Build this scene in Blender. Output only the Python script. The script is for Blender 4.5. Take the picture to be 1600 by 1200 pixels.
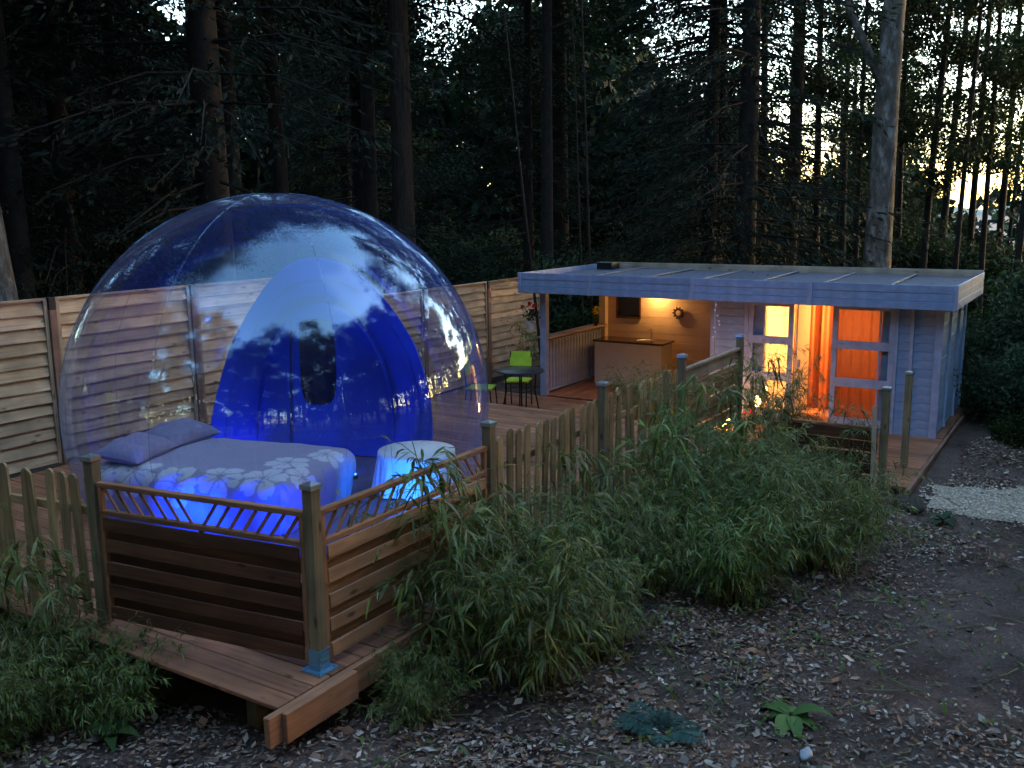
import bpy, math, random
import numpy as np
from mathutils import Matrix, Vector

random.seed(7)
rng = np.random.default_rng(7)
scene = bpy.context.scene
col = scene.collection
for o in list(bpy.data.objects):
    bpy.data.objects.remove(o, do_unlink=True)

# ------------------------------------------------------------------ camera
PITCH, ROLL, CAMH, FPX = .18244, .0111, 2.756, 1490.2
cF = Vector((0, math.cos(PITCH), -math.sin(PITCH)))
cU0 = Vector((0, math.sin(PITCH), math.cos(PITCH)))
cR0 = Vector((1, 0, 0))
cU = cU0 * math.cos(ROLL) + cR0 * math.sin(ROLL)
cR = cR0 * math.cos(ROLL) - cU0 * math.sin(ROLL)
cd = bpy.data.cameras.new('camera')
cd.sensor_fit = 'HORIZONTAL'; cd.sensor_width = 36.0
cd.lens = 36.0 * FPX / 1600.0
cd.clip_start = .05; cd.clip_end = 2000
cam = bpy.data.objects.new('camera', cd); col.objects.link(cam)
cam.matrix_world = Matrix(((cR.x, cU.x, -cF.x, 0), (cR.y, cU.y, -cF.y, 0), (cR.z, cU.z, -cF.z, CAMH), (0, 0, 0, 1)))
scene.camera = cam

# ------------------------------------------------------------------ sky, sun, exposure
SUN_EL, SUN_AZ = 6.0, 72.0           # degrees; azimuth clockwise from +Y (towards the right of the view)
W = bpy.data.worlds.new('World'); scene.world = W; W.use_nodes = True
nt = W.node_tree; nt.nodes.clear()
sky = nt.nodes.new('ShaderNodeTexSky'); sky.sky_type = 'NISHITA'; sky.sun_disc = False
sky.sun_elevation = math.radians(SUN_EL); sky.sun_rotation = math.radians(SUN_AZ)
sky.air_density = 1.0; sky.dust_density = 1.0; sky.ozone_density = 1.5
tc = nt.nodes.new('ShaderNodeTexCoord')
mp = nt.nodes.new('ShaderNodeMapping'); mp.inputs['Scale'].default_value = (.5, .5, .9)
cn = nt.nodes.new('ShaderNodeTexNoise'); cn.inputs['Scale'].default_value = 1.5; cn.inputs['Detail'].default_value = 3; cn.inputs['Roughness'].default_value = .6
cr_ = nt.nodes.new('ShaderNodeValToRGB'); cr_.color_ramp.elements[0].position = .5; cr_.color_ramp.elements[1].position = .8
cr_.color_ramp.elements[0].color = (0, 0, 0, 1); cr_.color_ramp.elements[1].color = (.10, .10, .10, 1)
mx = nt.nodes.new('ShaderNodeMix'); mx.data_type = 'RGBA'
SKY_STRENGTH = .15
mx.inputs['B'].default_value = (9.0, 9.8, 11.5, 1)      # thin bright evening cloud
bgn = nt.nodes.new('ShaderNodeBackground'); bgn.inputs['Strength'].default_value = SKY_STRENGTH
wo = nt.nodes.new('ShaderNodeOutputWorld')
nt.links.new(tc.outputs['Generated'], mp.inputs['Vector']); nt.links.new(mp.outputs['Vector'], cn.inputs['Vector'])
nt.links.new(cn.outputs['Fac'], cr_.inputs['Fac']); nt.links.new(cr_.outputs['Color'], mx.inputs['Factor'])
nt.links.new(sky.outputs['Color'], mx.inputs['A']); nt.links.new(mx.outputs['Result'], bgn.inputs['Color'])
nt.links.new(bgn.outputs['Background'], wo.inputs['Surface'])

sd = bpy.data.lights.new('sun', 'SUN'); sd.energy = .02; sd.angle = math.radians(10); sd.color = (1, .78, .6)
so = bpy.data.objects.new('sun', sd); col.objects.link(so)
sdir = Vector((math.sin(math.radians(SUN_AZ)) * math.cos(math.radians(SUN_EL)), math.cos(math.radians(SUN_AZ)) * math.cos(math.radians(SUN_EL)), math.sin(math.radians(SUN_EL))))
so.rotation_euler = (-sdir).to_track_quat('-Z', 'Y').to_euler()

vs = scene.view_settings
vs.view_transform = 'Standard'; vs.look = 'None'; vs.exposure = 4.05; vs.gamma = 1.0; vs.use_curve_mapping = False
scene.render.engine = 'CYCLES'
cy = scene.cycles
cy.max_bounces = 8; cy.diffuse_bounces = 3; cy.glossy_bounces = 4; cy.transmission_bounces = 4; cy.transparent_max_bounces = 12
cy.caustics_reflective = False; cy.caustics_refractive = False
cy.sample_clamp_indirect = 4.0; cy.sample_clamp_direct = 0.0
cy.use_denoising = True
try:
    cy.denoiser = 'OPENIMAGEDENOISE'; cy.denoising_prefilter = 'ACCURATE'
except Exception:
    pass

# ------------------------------------------------------------------ deck frame: a runs away along the picket fence, b to its left
O2 = np.array([-1.192, 5.411]); A2 = np.array([.53474, .84502]); B2 = np.array([-.84502, .53474])
YAW = math.atan2(A2[1], A2[0])
def wor(a, b, z=0.0):
    q = O2 + A2 * a + B2 * b
    return Vector((q[0], q[1], z))
ZL = -.42                              # level of the lower deck

# ------------------------------------------------------------------ materials
MATS = {}
def new_mat(name):
    m = bpy.data.materials.new(name); m.use_nodes = True
    n = m.node_tree; n.nodes.clear()
    out = n.nodes.new('ShaderNodeOutputMaterial')
    MATS[name] = m
    return m, n, out
def N(n, kind, **kw):
    x = n.nodes.new(kind)
    for k, v in kw.items():
        if k.startswith('i_'): x.inputs[k[2:].replace('_', ' ')].default_value = v
        else: setattr(x, k, v)
    return x
def principled(n, out, color=(.5, .5, .5), rough=.6, metal=0.0, spec=.4):
    p = n.nodes.new('ShaderNodeBsdfPrincipled')
    p.inputs['Base Color'].default_value = (*color, 1); p.inputs['Roughness'].default_value = rough
    p.inputs['Metallic'].default_value = metal; p.inputs['Specular IOR Level'].default_value = spec
    n.links.new(p.outputs[0], out.inputs['Surface'])
    return p
def ramp(n, stops):
    r = n.nodes.new('ShaderNodeValToRGB'); e = r.color_ramp.elements
    while len(e) < len(stops): e.new(.5)
    for x, (p, c) in zip(e, stops): x.position = p; x.color = (*c, 1)
    return r

def wood(name, light, dark, rough=.65, var=.35, knots=True, stain=None, grain=1.0):
    """Sawn timber; grain runs along the piece's own X, each piece takes its own tone and its own bit of grain."""
    m, n, out = new_mat(name)
    p = principled(n, out, light, rough, 0, .3)
    t = N(n, 'ShaderNodeTexCoord'); oi = N(n, 'ShaderNodeObjectInfo')
    off = N(n, 'ShaderNodeVectorMath', operation='MULTIPLY_ADD')
    off.inputs[1].default_value = (1, 1, 1)
    sc = N(n, 'ShaderNodeVectorMath', operation='SCALE'); sc.inputs['Scale'].default_value = 37.0
    comb = N(n, 'ShaderNodeCombineXYZ')
    n.links.new(oi.outputs['Random'], comb.inputs[0]); n.links.new(oi.outputs['Random'], comb.inputs[1]); n.links.new(oi.outputs['Random'], comb.inputs[2])
    n.links.new(comb.outputs[0], sc.inputs[0])
    n.links.new(t.outputs['Object'], off.inputs[0]); n.links.new(sc.outputs[0], off.inputs[2])
    mp = N(n, 'ShaderNodeMapping'); mp.inputs['Scale'].default_value = (1.6, 34 * grain, 34 * grain)
    n.links.new(off.outputs[0], mp.inputs['Vector'])
    g = N(n, 'ShaderNodeTexNoise', i_Scale=1.0, i_Detail=6.0, i_Roughness=.62, i_Distortion=.5)
    n.links.new(mp.outputs[0], g.inputs['Vector'])
    r1 = ramp(n, [(.3, dark), (.68, light)])
    n.links.new(g.outputs['Fac'], r1.inputs['Fac'])
    # broad weather blotches
    b = N(n, 'ShaderNodeTexNoise', i_Scale=2.6, i_Detail=3.0)
    n.links.new(off.outputs[0], b.inputs['Vector'])
    rb = ramp(n, [(.3, (.62, .62, .62)), (.7, (1.15, 1.13, 1.1))])
    n.links.new(b.outputs['Fac'], rb.inputs['Fac'])
    m1 = N(n, 'ShaderNodeMix', data_type='RGBA', blend_type='MULTIPLY'); m1.inputs['Factor'].default_value = 1
    n.links.new(r1.outputs[0], m1.inputs['A']); n.links.new(rb.outputs[0], m1.inputs['B'])
    cur = m1.outputs['Result']
    if knots:
        mk = N(n, 'ShaderNodeMapping'); mk.inputs['Scale'].default_value = (3.2, 9, 9)
        n.links.new(off.outputs[0], mk.inputs['Vector'])
        v = N(n, 'ShaderNodeTexVoronoi', i_Scale=1.0); n.links.new(mk.outputs[0], v.inputs['Vector'])
        rk = ramp(n, [(.07, (.28, .24, .2)), (.16, (1, 1, 1))])
        n.links.new(v.outputs['Distance'], rk.inputs['Fac'])
        m2 = N(n, 'ShaderNodeMix', data_type='RGBA', blend_type='MULTIPLY'); m2.inputs['Factor'].default_value = .85
        n.links.new(cur, m2.inputs['A']); n.links.new(rk.outputs[0], m2.inputs['B']); cur = m2.outputs['Result']
    hv = N(n, 'ShaderNodeHueSaturation')
    mr = N(n, 'ShaderNodeMapRange'); mr.inputs['To Min'].default_value = 1 - var; mr.inputs['To Max'].default_value = 1 + var
    n.links.new(oi.outputs['Random'], mr.inputs['Value']); n.links.new(mr.outputs[0], hv.inputs['Value'])
    n.links.new(cur, hv.inputs['Color']); n.links.new(hv.outputs[0], p.inputs['Base Color'])
    bp = N(n, 'ShaderNodeBump', i_Strength=.35, i_Distance=.004); n.links.new(g.outputs['Fac'], bp.inputs['Height'])
    n.links.new(bp.outputs[0], p.inputs['Normal'])
    return m

def plain(name, color, rough=.6, metal=0.0, spec=.4, noise=.18, nscale=6.0, bump=0.0, random_tone=0.0):
    m, n, out = new_mat(name)
    p = principled(n, out, color, rough, metal, spec)
    t = N(n, 'ShaderNodeTexCoord')
    g = N(n, 'ShaderNodeTexNoise', i_Scale=nscale, i_Detail=5.0); n.links.new(t.outputs['Object'], g.inputs['Vector'])
    r = ramp(n, [(.25, tuple(c * (1 - noise) for c in color)), (.75, tuple(min(1, c * (1 + noise)) for c in color))])
    n.links.new(g.outputs['Fac'], r.inputs['Fac'])
    if random_tone:
        oi = N(n, 'ShaderNodeObjectInfo'); hv = N(n, 'ShaderNodeHueSaturation'); mr = N(n, 'ShaderNodeMapRange')
        mr.inputs['To Min'].default_value = 1 - random_tone; mr.inputs['To Max'].default_value = 1 + random_tone
        n.links.new(oi.outputs['Random'], mr.inputs['Value']); n.links.new(mr.outputs[0], hv.inputs['Value'])
        n.links.new(r.outputs[0], hv.inputs['Color']); n.links.new(hv.outputs[0], p.inputs['Base Color'])
    else:
        n.links.new(r.outputs[0], p.inputs['Base Color'])
    if bump:
        bp = N(n, 'ShaderNodeBump', i_Strength=.5, i_Distance=bump); n.links.new(g.outputs['Fac'], bp.inputs['Height']); n.links.new(bp.outputs[0], p.inputs['Normal'])
    return m

def leafmat(name, rough=.55, trans=.35, spec=.35, vary=.22):
    """Leaves coloured leaf by leaf from the mesh's own colour attribute, letting some light through."""
    m, n, out = new_mat(name)
    at = N(n, 'ShaderNodeAttribute', attribute_name='tint')
    p = n.nodes.new('ShaderNodeBsdfPrincipled'); p.inputs['Roughness'].default_value = rough; p.inputs['Specular IOR Level'].default_value = spec
    oi = N(n, 'ShaderNodeObjectInfo'); hv = N(n, 'ShaderNodeHueSaturation'); mr = N(n, 'ShaderNodeMapRange'); mh = N(n, 'ShaderNodeMapRange')
    mr.inputs['To Min'].default_value = 1 - vary; mr.inputs['To Max'].default_value = 1 + vary
    mh.inputs['To Min'].default_value = .5 + vary * .12; mh.inputs['To Max'].default_value = .5 - vary * .14
    n.links.new(oi.outputs['Random'], mr.inputs['Value']); n.links.new(mr.outputs[0], hv.inputs['Value'])
    mf = N(n, 'ShaderNodeMath', operation='FRACT'); mm = N(n, 'ShaderNodeMath', operation='MULTIPLY'); mm.inputs[1].default_value = 7.31
    n.links.new(oi.outputs['Random'], mm.inputs[0]); n.links.new(mm.outputs[0], mf.inputs[0]); n.links.new(mf.outputs[0], mh.inputs['Value']); n.links.new(mh.outputs[0], hv.inputs['Hue'])
    n.links.new(at.outputs['Color'], hv.inputs['Color'])
    n.links.new(hv.outputs[0], p.inputs['Base Color'])
    if trans > 0:
        tr = N(n, 'ShaderNodeBsdfTranslucent'); n.links.new(hv.outputs[0], tr.inputs['Color'])
        ms = N(n, 'ShaderNodeMixShader'); ms.inputs[0].default_value = trans
        n.links.new(p.outputs[0], ms.inputs[1]); n.links.new(tr.outputs[0], ms.inputs[2]); n.links.new(ms.outputs[0], out.inputs['Surface'])
    else:
        n.links.new(p.outputs[0], out.inputs['Surface'])
    return m

def emit(name, color, strength):
    m, n, out = new_mat(name)
    e = N(n, 'ShaderNodeEmission'); e.inputs['Color'].default_value = (*color, 1); e.inputs['Strength'].default_value = strength
    n.links.new(e.outputs[0], out.inputs['Surface']); return m

def film(name, f0, tint, haze, haze_col, bump=0.0, bscale=1.5, gloss=(1, 1, 1)):
    """Thin clear sheet: lets light straight through, mirrors more towards grazing, a little milky."""
    m, n, out = new_mat(name)
    lw = N(n, 'ShaderNodeLayerWeight'); lw.inputs['Blend'].default_value = .5
    pw = N(n, 'ShaderNodeMath', operation='POWER'); pw.inputs[1].default_value = 4.0
    ma = N(n, 'ShaderNodeMath', operation='MULTIPLY_ADD'); ma.inputs[1].default_value = .75 - f0; ma.inputs[2].default_value = f0
    n.links.new(lw.outputs['Facing'], pw.inputs[0]); n.links.new(pw.outputs[0], ma.inputs[0])
    tr = N(n, 'ShaderNodeBsdfTransparent'); tr.inputs['Color'].default_value = (*tint, 1)
    gl = N(n, 'ShaderNodeBsdfGlossy'); gl.inputs['Roughness'].default_value = .0; gl.inputs['Color'].default_value = (*gloss, 1)
    df = N(n, 'ShaderNodeBsdfTranslucent'); df.inputs['Color'].default_value = (*haze_col, 1)
    dd = N(n, 'ShaderNodeBsdfDiffuse'); dd.inputs['Color'].default_value = (*haze_col, 1)
    hz = N(n, 'ShaderNodeMixShader'); hz.inputs[0].default_value = .5; n.links.new(df.outputs[0], hz.inputs[1]); n.links.new(dd.outputs[0], hz.inputs[2])
    hp = N(n, 'ShaderNodeMath', operation='POWER'); hp.inputs[1].default_value = 2.0; n.links.new(lw.outputs['Facing'], hp.inputs[0])
    hm = N(n, 'ShaderNodeMath', operation='MULTIPLY_ADD'); hm.inputs[1].default_value = haze; hm.inputs[2].default_value = haze * .12
    n.links.new(hp.outputs[0], hm.inputs[0])
    m1 = N(n, 'ShaderNodeMixShader'); n.links.new(hm.outputs[0], m1.inputs[0]); n.links.new(tr.outputs[0], m1.inputs[1]); n.links.new(hz.outputs[0], m1.inputs[2])
    m2 = N(n, 'ShaderNodeMixShader'); n.links.new(ma.outputs[0], m2.inputs[0]); n.links.new(m1.outputs[0], m2.inputs[1]); n.links.new(gl.outputs[0], m2.inputs[2])
    if bump:
        t = N(n, 'ShaderNodeTexCoord'); g = N(n, 'ShaderNodeTexNoise', i_Scale=bscale, i_Detail=2.0); n.links.new(t.outputs['Object'], g.inputs['Vector'])
        bp = N(n, 'ShaderNodeBump', i_Strength=1.0, i_Distance=bump); n.links.new(g.outputs['Fac'], bp.inputs['Height']); n.links.new(bp.outputs[0], gl.inputs['Normal'])
    n.links.new(m2.outputs[0], out.inputs['Surface'])
    return m

wood('fence_wood', (.60, .44, .285), (.36, .245, .15), var=.24)
wood('fence_frame_wood', (.48, .35, .23), (.30, .20, .125), var=.2)
wood('fence_post_wood', (.3, .17, .12), (.17, .09, .06), var=.15, knots=False)
wood('rail_wood', (.47, .225, .115), (.28, .12, .06), var=.18)
wood('dark_shaded_wood', (.14, .056, .030), (.065, .026, .014), var=.35)  # shade of the front trellis panel put into the colour; also serves dark timber
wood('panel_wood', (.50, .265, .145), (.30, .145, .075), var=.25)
wood('picket_wood', (.45, .30, .15), (.23, .145, .072), var=.4)
wood('post_wood', (.27, .205, .12), (.14, .10, .06), var=.15)
wood('deck_wood', (.42, .185, .098), (.23, .092, .046), var=.28)
wood('beam_wood', (.46, .23, .13), (.3, .13, .07), var=.1)
wood('porch_floor_wood', (.42, .16, .08), (.26, .09, .04), var=.2)
wood('roof_board_wood', (.45, .36, .28), (.3, .23, .17), var=.15)
wood('rail_top_wood', (.5, .36, .27), (.36, .24, .17), var=.1)
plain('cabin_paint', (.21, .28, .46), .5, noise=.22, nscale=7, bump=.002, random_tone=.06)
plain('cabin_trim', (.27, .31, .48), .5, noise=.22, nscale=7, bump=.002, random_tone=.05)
plain('cabin_paint_lit_side', (.42, .56, .80), .5, noise=.22, nscale=7, bump=.002, random_tone=.05)  # cabin paint made brighter and bluer for the light on the side wall
plain('inner_wall', (.62, .47, .34), .7, noise=.06, random_tone=.05)
plain('room_wall', (.75, .6, .42), .7, noise=.05)
plain('roof_felt', (.10, .12, .18), .55, noise=.25, nscale=9, random_tone=.12)
plain('roof_batten', (.22, .23, .28), .6)
plain('bar_front', (.55, .5, .48), .6, noise=.06)
plain('bar_top', (.06, .03, .02), .12, spec=.6)
plain('dark_glass', (.012, .01, .012), .12, spec=.6)
plain('black_metal', (.02, .02, .022), .4, metal=.3)
plain('steel', (.62, .66, .7), .28, metal=.9)
plain('bracket_metal', (.2, .42, .62), .35, metal=.6)
plain('table_top_black', (.03, .03, .035), .35, spec=.5)
plain('lime_seat', (.42, .58, .03), .5)
plain('white_pot', (.55, .52, .55), .5)
plain('white_cloth', (.82, .84, .86), .85, noise=.04, bump=.004, nscale=14)
plain('sheet_lavender', (.24, .22, .36), .9, noise=.06, nscale=30, bump=.002)
plain('tent_fabric', (.035, .075, .58), .75, noise=.06, nscale=3)  # LED blue put into the pale fabric's colour, door flap included
plain('tent_door_fabric', (.03, .06, .46), .8, noise=.08, nscale=3)
plain('tent_seam', (.03, .04, .16), .6)
plain('tent_floor', (.10, .09, .16), .55, noise=.15)
plain('tent_window', (.004, .006, .03), .15, spec=.5)
plain('stone', (.42, .46, .5), .8, noise=.3, nscale=14, bump=.01)
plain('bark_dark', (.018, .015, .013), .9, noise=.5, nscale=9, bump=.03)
plain('culm', (.16, .17, .07), .5, noise=.3)
plain('stem', (.12, .1, .06), .7, noise=.3)
plain('orange_curtain', (.26, .07, .025), .85, noise=.1)
plain('ornament_dark', (.06, .035, .02), .7)
plain('shell_white', (.7, .7, .72), .5)
plain('rock_dark', (.06, .05, .045), .9, noise=.4, nscale=8, bump=.02)
leafmat('leaf', .7, .2, .12); leafmat('bamboo_leaf', .45, .3, .45); leafmat('petal', .7, .3); leafmat('litter', .85, 0.0, .2, 0.0)
film('bubble_film', .16, (.95, .962, .985), .13, (.30, .42, .95), bump=.0015, bscale=1.1, gloss=(.55, .78, 1.0))  # blue of the mirrored sky and LED glow put into gloss and haze
film('window_glass', .06, (.97, .97, .97), .0, (.5, .5, .5))
emit('lamp_warm', (1, .55, .16), 8); emit('lamp_blue', (.02, .12, 1), .8); emit('lamp_hot', (1, .50, .12), 10)
emit('pane_yellow', (1, .50, .11), 1.35); emit('pane_orange', (1, .12, .018), .42)

def bark_pale():
    m, n, out = new_mat('bark_pale')
    p = principled(n, out, (.2, .2, .2), .85, 0, .2)
    t = N(n, 'ShaderNodeTexCoord'); mp = N(n, 'ShaderNodeMapping'); mp.inputs['Scale'].default_value = (3, 3, 1.1); n.links.new(t.outputs['Object'], mp.inputs['Vector'])
    g = N(n, 'ShaderNodeTexNoise', i_Scale=2.2, i_Detail=8.0, i_Roughness=.7); n.links.new(mp.outputs[0], g.inputs['Vector'])
    r = ramp(n, [(.35, (.05, .04, .034)), (.52, (.13, .115, .10)), (.68, (.32, .31, .31))]); n.links.new(g.outputs['Fac'], r.inputs['Fac']); n.links.new(r.outputs[0], p.inputs['Base Color'])
    bp = N(n, 'ShaderNodeBump', i_Strength=.8, i_Distance=.02); n.links.new(g.outputs['Fac'], bp.inputs['Height']); n.links.new(bp.outputs[0], p.inputs['Normal'])
bark_pale()
def bark_brown():
    m, n, out = new_mat('bark_brown')
    p = principled(n, out, (.1, .08, .06), .9, 0, .2)
    t = N(n, 'ShaderNodeTexCoord'); mp = N(n, 'ShaderNodeMapping'); mp.inputs['Scale'].default_value = (9, 9, 1.2); n.links.new(t.outputs['Object'], mp.inputs['Vector'])
    g = N(n, 'ShaderNodeTexNoise', i_Scale=2.0, i_Detail=7.0, i_Roughness=.7); n.links.new(mp.outputs[0], g.inputs['Vector'])
    r = ramp(n, [(.35, (.014, .011, .009)), (.68, (.055, .040, .031))]); n.links.new(g.outputs['Fac'], r.inputs['Fac']); n.links.new(r.outputs[0], p.inputs['Base Color'])
    bp = N(n, 'ShaderNodeBump', i_Strength=.8, i_Distance=.03); n.links.new(g.outputs['Fac'], bp.inputs['Height']); n.links.new(bp.outputs[0], p.inputs['Normal'])
bark_brown()
def soil():
    m, n, out = new_mat('soil')
    p = principled(n, out, (.06, .05, .05), .95, 0, .15)
    t = N(n, 'ShaderNodeTexCoord')
    g = N(n, 'ShaderNodeTexNoise', i_Scale=1.1, i_Detail=10.0, i_Roughness=.72); n.links.new(t.outputs['Object'], g.inputs['Vector'])
    r = ramp(n, [(.3, (.055, .037, .031)), (.5, (.14, .10, .086)), (.72, (.23, .172, .15))]); n.links.new(g.outputs['Fac'], r.inputs['Fac'])
    f = N(n, 'ShaderNodeTexNoise', i_Scale=42.0, i_Detail=6.0, i_Roughness=.75); n.links.new(t.outputs['Object'], f.inputs['Vector'])
    r2 = ramp(n, [(.3, (.45, .45, .45)), (.62, (1.2, 1.18, 1.16)), (.8, (2.0, 1.9, 1.85))]); n.links.new(f.outputs['Fac'], r2.inputs['Fac'])
    mm = N(n, 'ShaderNodeMix', data_type='RGBA', blend_type='MULTIPLY'); mm.inputs['Factor'].default_value = 1
    n.links.new(r.outputs[0], mm.inputs['A']); n.links.new(r2.outputs[0], mm.inputs['B']); n.links.new(mm.outputs['Result'], p.inputs['Base Color'])
    bp = N(n, 'ShaderNodeBump', i_Strength=1.0, i_Distance=.03); n.links.new(f.outputs['Fac'], bp.inputs['Height']); n.links.new(bp.outputs[0], p.inputs['Normal'])
soil()
def gravelmat():
    m, n, out = new_mat('gravel')
    p = principled(n, out, (.4, .38, .36), .9, 0, .2)
    t = N(n, 'ShaderNodeTexCoord')
    v = N(n, 'ShaderNodeTexVoronoi', i_Scale=45.0); n.links.new(t.outputs['Object'], v.inputs['Vector'])
    r = ramp(n, [(.0, (.24, .19, .145)), (1.0, (.58, .47, .35))]); n.links.new(v.outputs['Color'], r.inputs['Fac']); n.links.new(r.outputs[0], p.inputs['Base Color'])
    bp = N(n, 'ShaderNodeBump', i_Strength=.9, i_Distance=.012, invert=True); n.links.new(v.outputs['Distance'], bp.inputs['Height']); n.links.new(bp.outputs[0], p.inputs['Normal'])
gravelmat()
def bedmat():
    m, n, out = new_mat('bed_print')
    p = principled(n, out, (.4, .4, .5), .9, 0, .2)
    at = N(n, 'ShaderNodeAttribute', attribute_name='tint'); n.links.new(at.outputs['Color'], p.inputs['Base Color'])
    t = N(n, 'ShaderNodeTexCoord'); g = N(n, 'ShaderNodeTexNoise', i_Scale=5.0, i_Detail=4.0, i_Distortion=.6); n.links.new(t.outputs['Object'], g.inputs['Vector'])
    bp = N(n, 'ShaderNodeBump', i_Strength=.6, i_Distance=.02); n.links.new(g.outputs['Fac'], bp.inputs['Height']); n.links.new(bp.outputs[0], p.inputs['Normal'])
bedmat()

# ------------------------------------------------------------------ object helpers
def link(o, parent=None):
    col.objects.link(o)
    if parent is not None: o.parent = parent
    return o
def tag(o, label=None, cat=None, group=None, kind=None):
    if label: o['label'] = label
    if cat: o['category'] = cat
    if group: o['group'] = group
    if kind: o['kind'] = kind
    return o
def empty(name, loc, rz=0.0, label=None, cat=None, group=None, kind=None):
    o = bpy.data.objects.new(name, None); link(o); o.empty_display_size = .1
    o.location = loc; o.rotation_euler = (0, 0, rz)
    return tag(o, label, cat, group, kind)
def thing(name, a, b, z, label, cat, group=None, rz=0.0):
    return empty(name, wor(a, b, z), YAW + rz, label, cat, group)
def copy_tree(o, parent=None):
    c = o.copy(); col.objects.link(c)
    if parent is not None: c.parent = parent
    for ch in o.children: copy_tree(ch, c)
    return c
def mesh_np(name, V, F, mat, tint=None, smooth=False):
    V = np.asarray(V, dtype=np.float32); F = np.asarray(F, dtype=np.int32)
    me = bpy.data.meshes.new(name)
    me.vertices.add(len(V)); me.vertices.foreach_set('co', V.ravel())
    k = F.shape[1]
    me.loops.add(F.size); me.loops.foreach_set('vertex_index', F.ravel())
    me.polygons.add(len(F)); me.polygons.foreach_set('loop_start', np.arange(0, F.size, k, dtype=np.int32))
    me.update(calc_edges=True)
    if tint is not None:
        at = me.color_attributes.new('tint', 'FLOAT_COLOR', 'POINT')
        c = np.ones((len(V), 4), dtype=np.float32); c[:, :3] = tint
        at.data.foreach_set('color', c.ravel())
    if smooth: me.polygons.foreach_set('use_smooth', np.ones(len(F), dtype=bool))
    me.materials.append(MATS[mat]); me.validate()
    return me
def add(name, me, parent=None, loc=(0, 0, 0), rot=None):
    o = bpy.data.objects.new(name, me); link(o, parent); o.location = loc
    if rot is not None: o.rotation_euler = rot
    return o

class MB:
    """Collects shapes into one mesh."""
    def __init__(s): s.v = []; s.f = []; s.sm = []
    def poly(s, verts, faces, smooth=False):
        k = len(s.v); s.v += [tuple(p) for p in verts]; s.f += [tuple(i + k for i in f) for f in faces]; s.sm += [smooth] * len(faces)
    def box(s, c, d, M=None):
        x, y, z = d[0] / 2, d[1] / 2, d[2] / 2
        vs_ = [Vector((i * x, j * y, k * z)) for i in (-1, 1) for j in (-1, 1) for k in (-1, 1)]
        if M is not None: vs_ = [M @ v for v in vs_]
        vs_ = [v + Vector(c) for v in vs_]
        s.poly(vs_, [(0, 1, 3, 2), (4, 6, 7, 5), (0, 4, 5, 1), (2, 3, 7, 6), (0, 2, 6, 4), (1, 5, 7, 3)])
    def tube(s, pts, rad, n=8, cap=True):
        pts = [Vector(p) for p in pts]; m = len(pts)
        if not hasattr(rad, '__len__'): rad = [rad] * m
        V = []; up = Vector((0, 0, 1))
        for i, p in enumerate(pts):
            t = (pts[min(i + 1, m - 1)] - pts[max(i - 1, 0)])
            if t.length < 1e-7: t = Vector((0, 0, 1))
            t.normalize()
            u = t.cross(Vector((1, 0, 0)) if abs(t.x) < .8 else Vector((0, 1, 0))); u.normalize(); w = t.cross(u)
            for k in range(n):
                a = 2 * math.pi * k / n; V.append(p + (u * math.cos(a) + w * math.sin(a)) * rad[i])
        F = [(i * n + k, i * n + (k + 1) % n, (i + 1) * n + (k + 1) % n, (i + 1) * n + k) for i in range(m - 1) for k in range(n)]
        if cap: F += [tuple(range(n - 1, -1, -1)), tuple(range((m - 1) * n, m * n))]
        s.poly(V, F, True)
    def lathe(s, prof, n=24, c=(0, 0, 0), cap=True):
        V = [(c[0] + r * math.cos(2 * math.pi * k / n), c[1] + r * math.sin(2 * math.pi * k / n), c[2] + z) for r, z in prof for k in range(n)]
        m = len(prof)
        F = [(i * n + k, i * n + (k + 1) % n, (i + 1) * n + (k + 1) % n, (i + 1) * n + k) for i in range(m - 1) for k in range(n)]
        if cap: F += [tuple(range(n - 1, -1, -1)), tuple(range((m - 1) * n, m * n))]
        s.poly(V, F, True)
    def mesh(s, name, mat):
        me = bpy.data.meshes.new(name); me.from_pydata([tuple(v) for v in s.v], [], s.f); me.update()
        me.polygons.foreach_set('use_smooth', np.array(s.sm, dtype=bool)); me.materials.append(MATS[mat])
        if any(s.sm):
            try: me.set_sharp_from_angle(angle=math.radians(40))
            except Exception: pass
        return me
    def build(s, name, mat, parent=None, loc=(0, 0, 0)):
        return add(name, s.mesh(name, mat), parent, loc)

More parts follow.
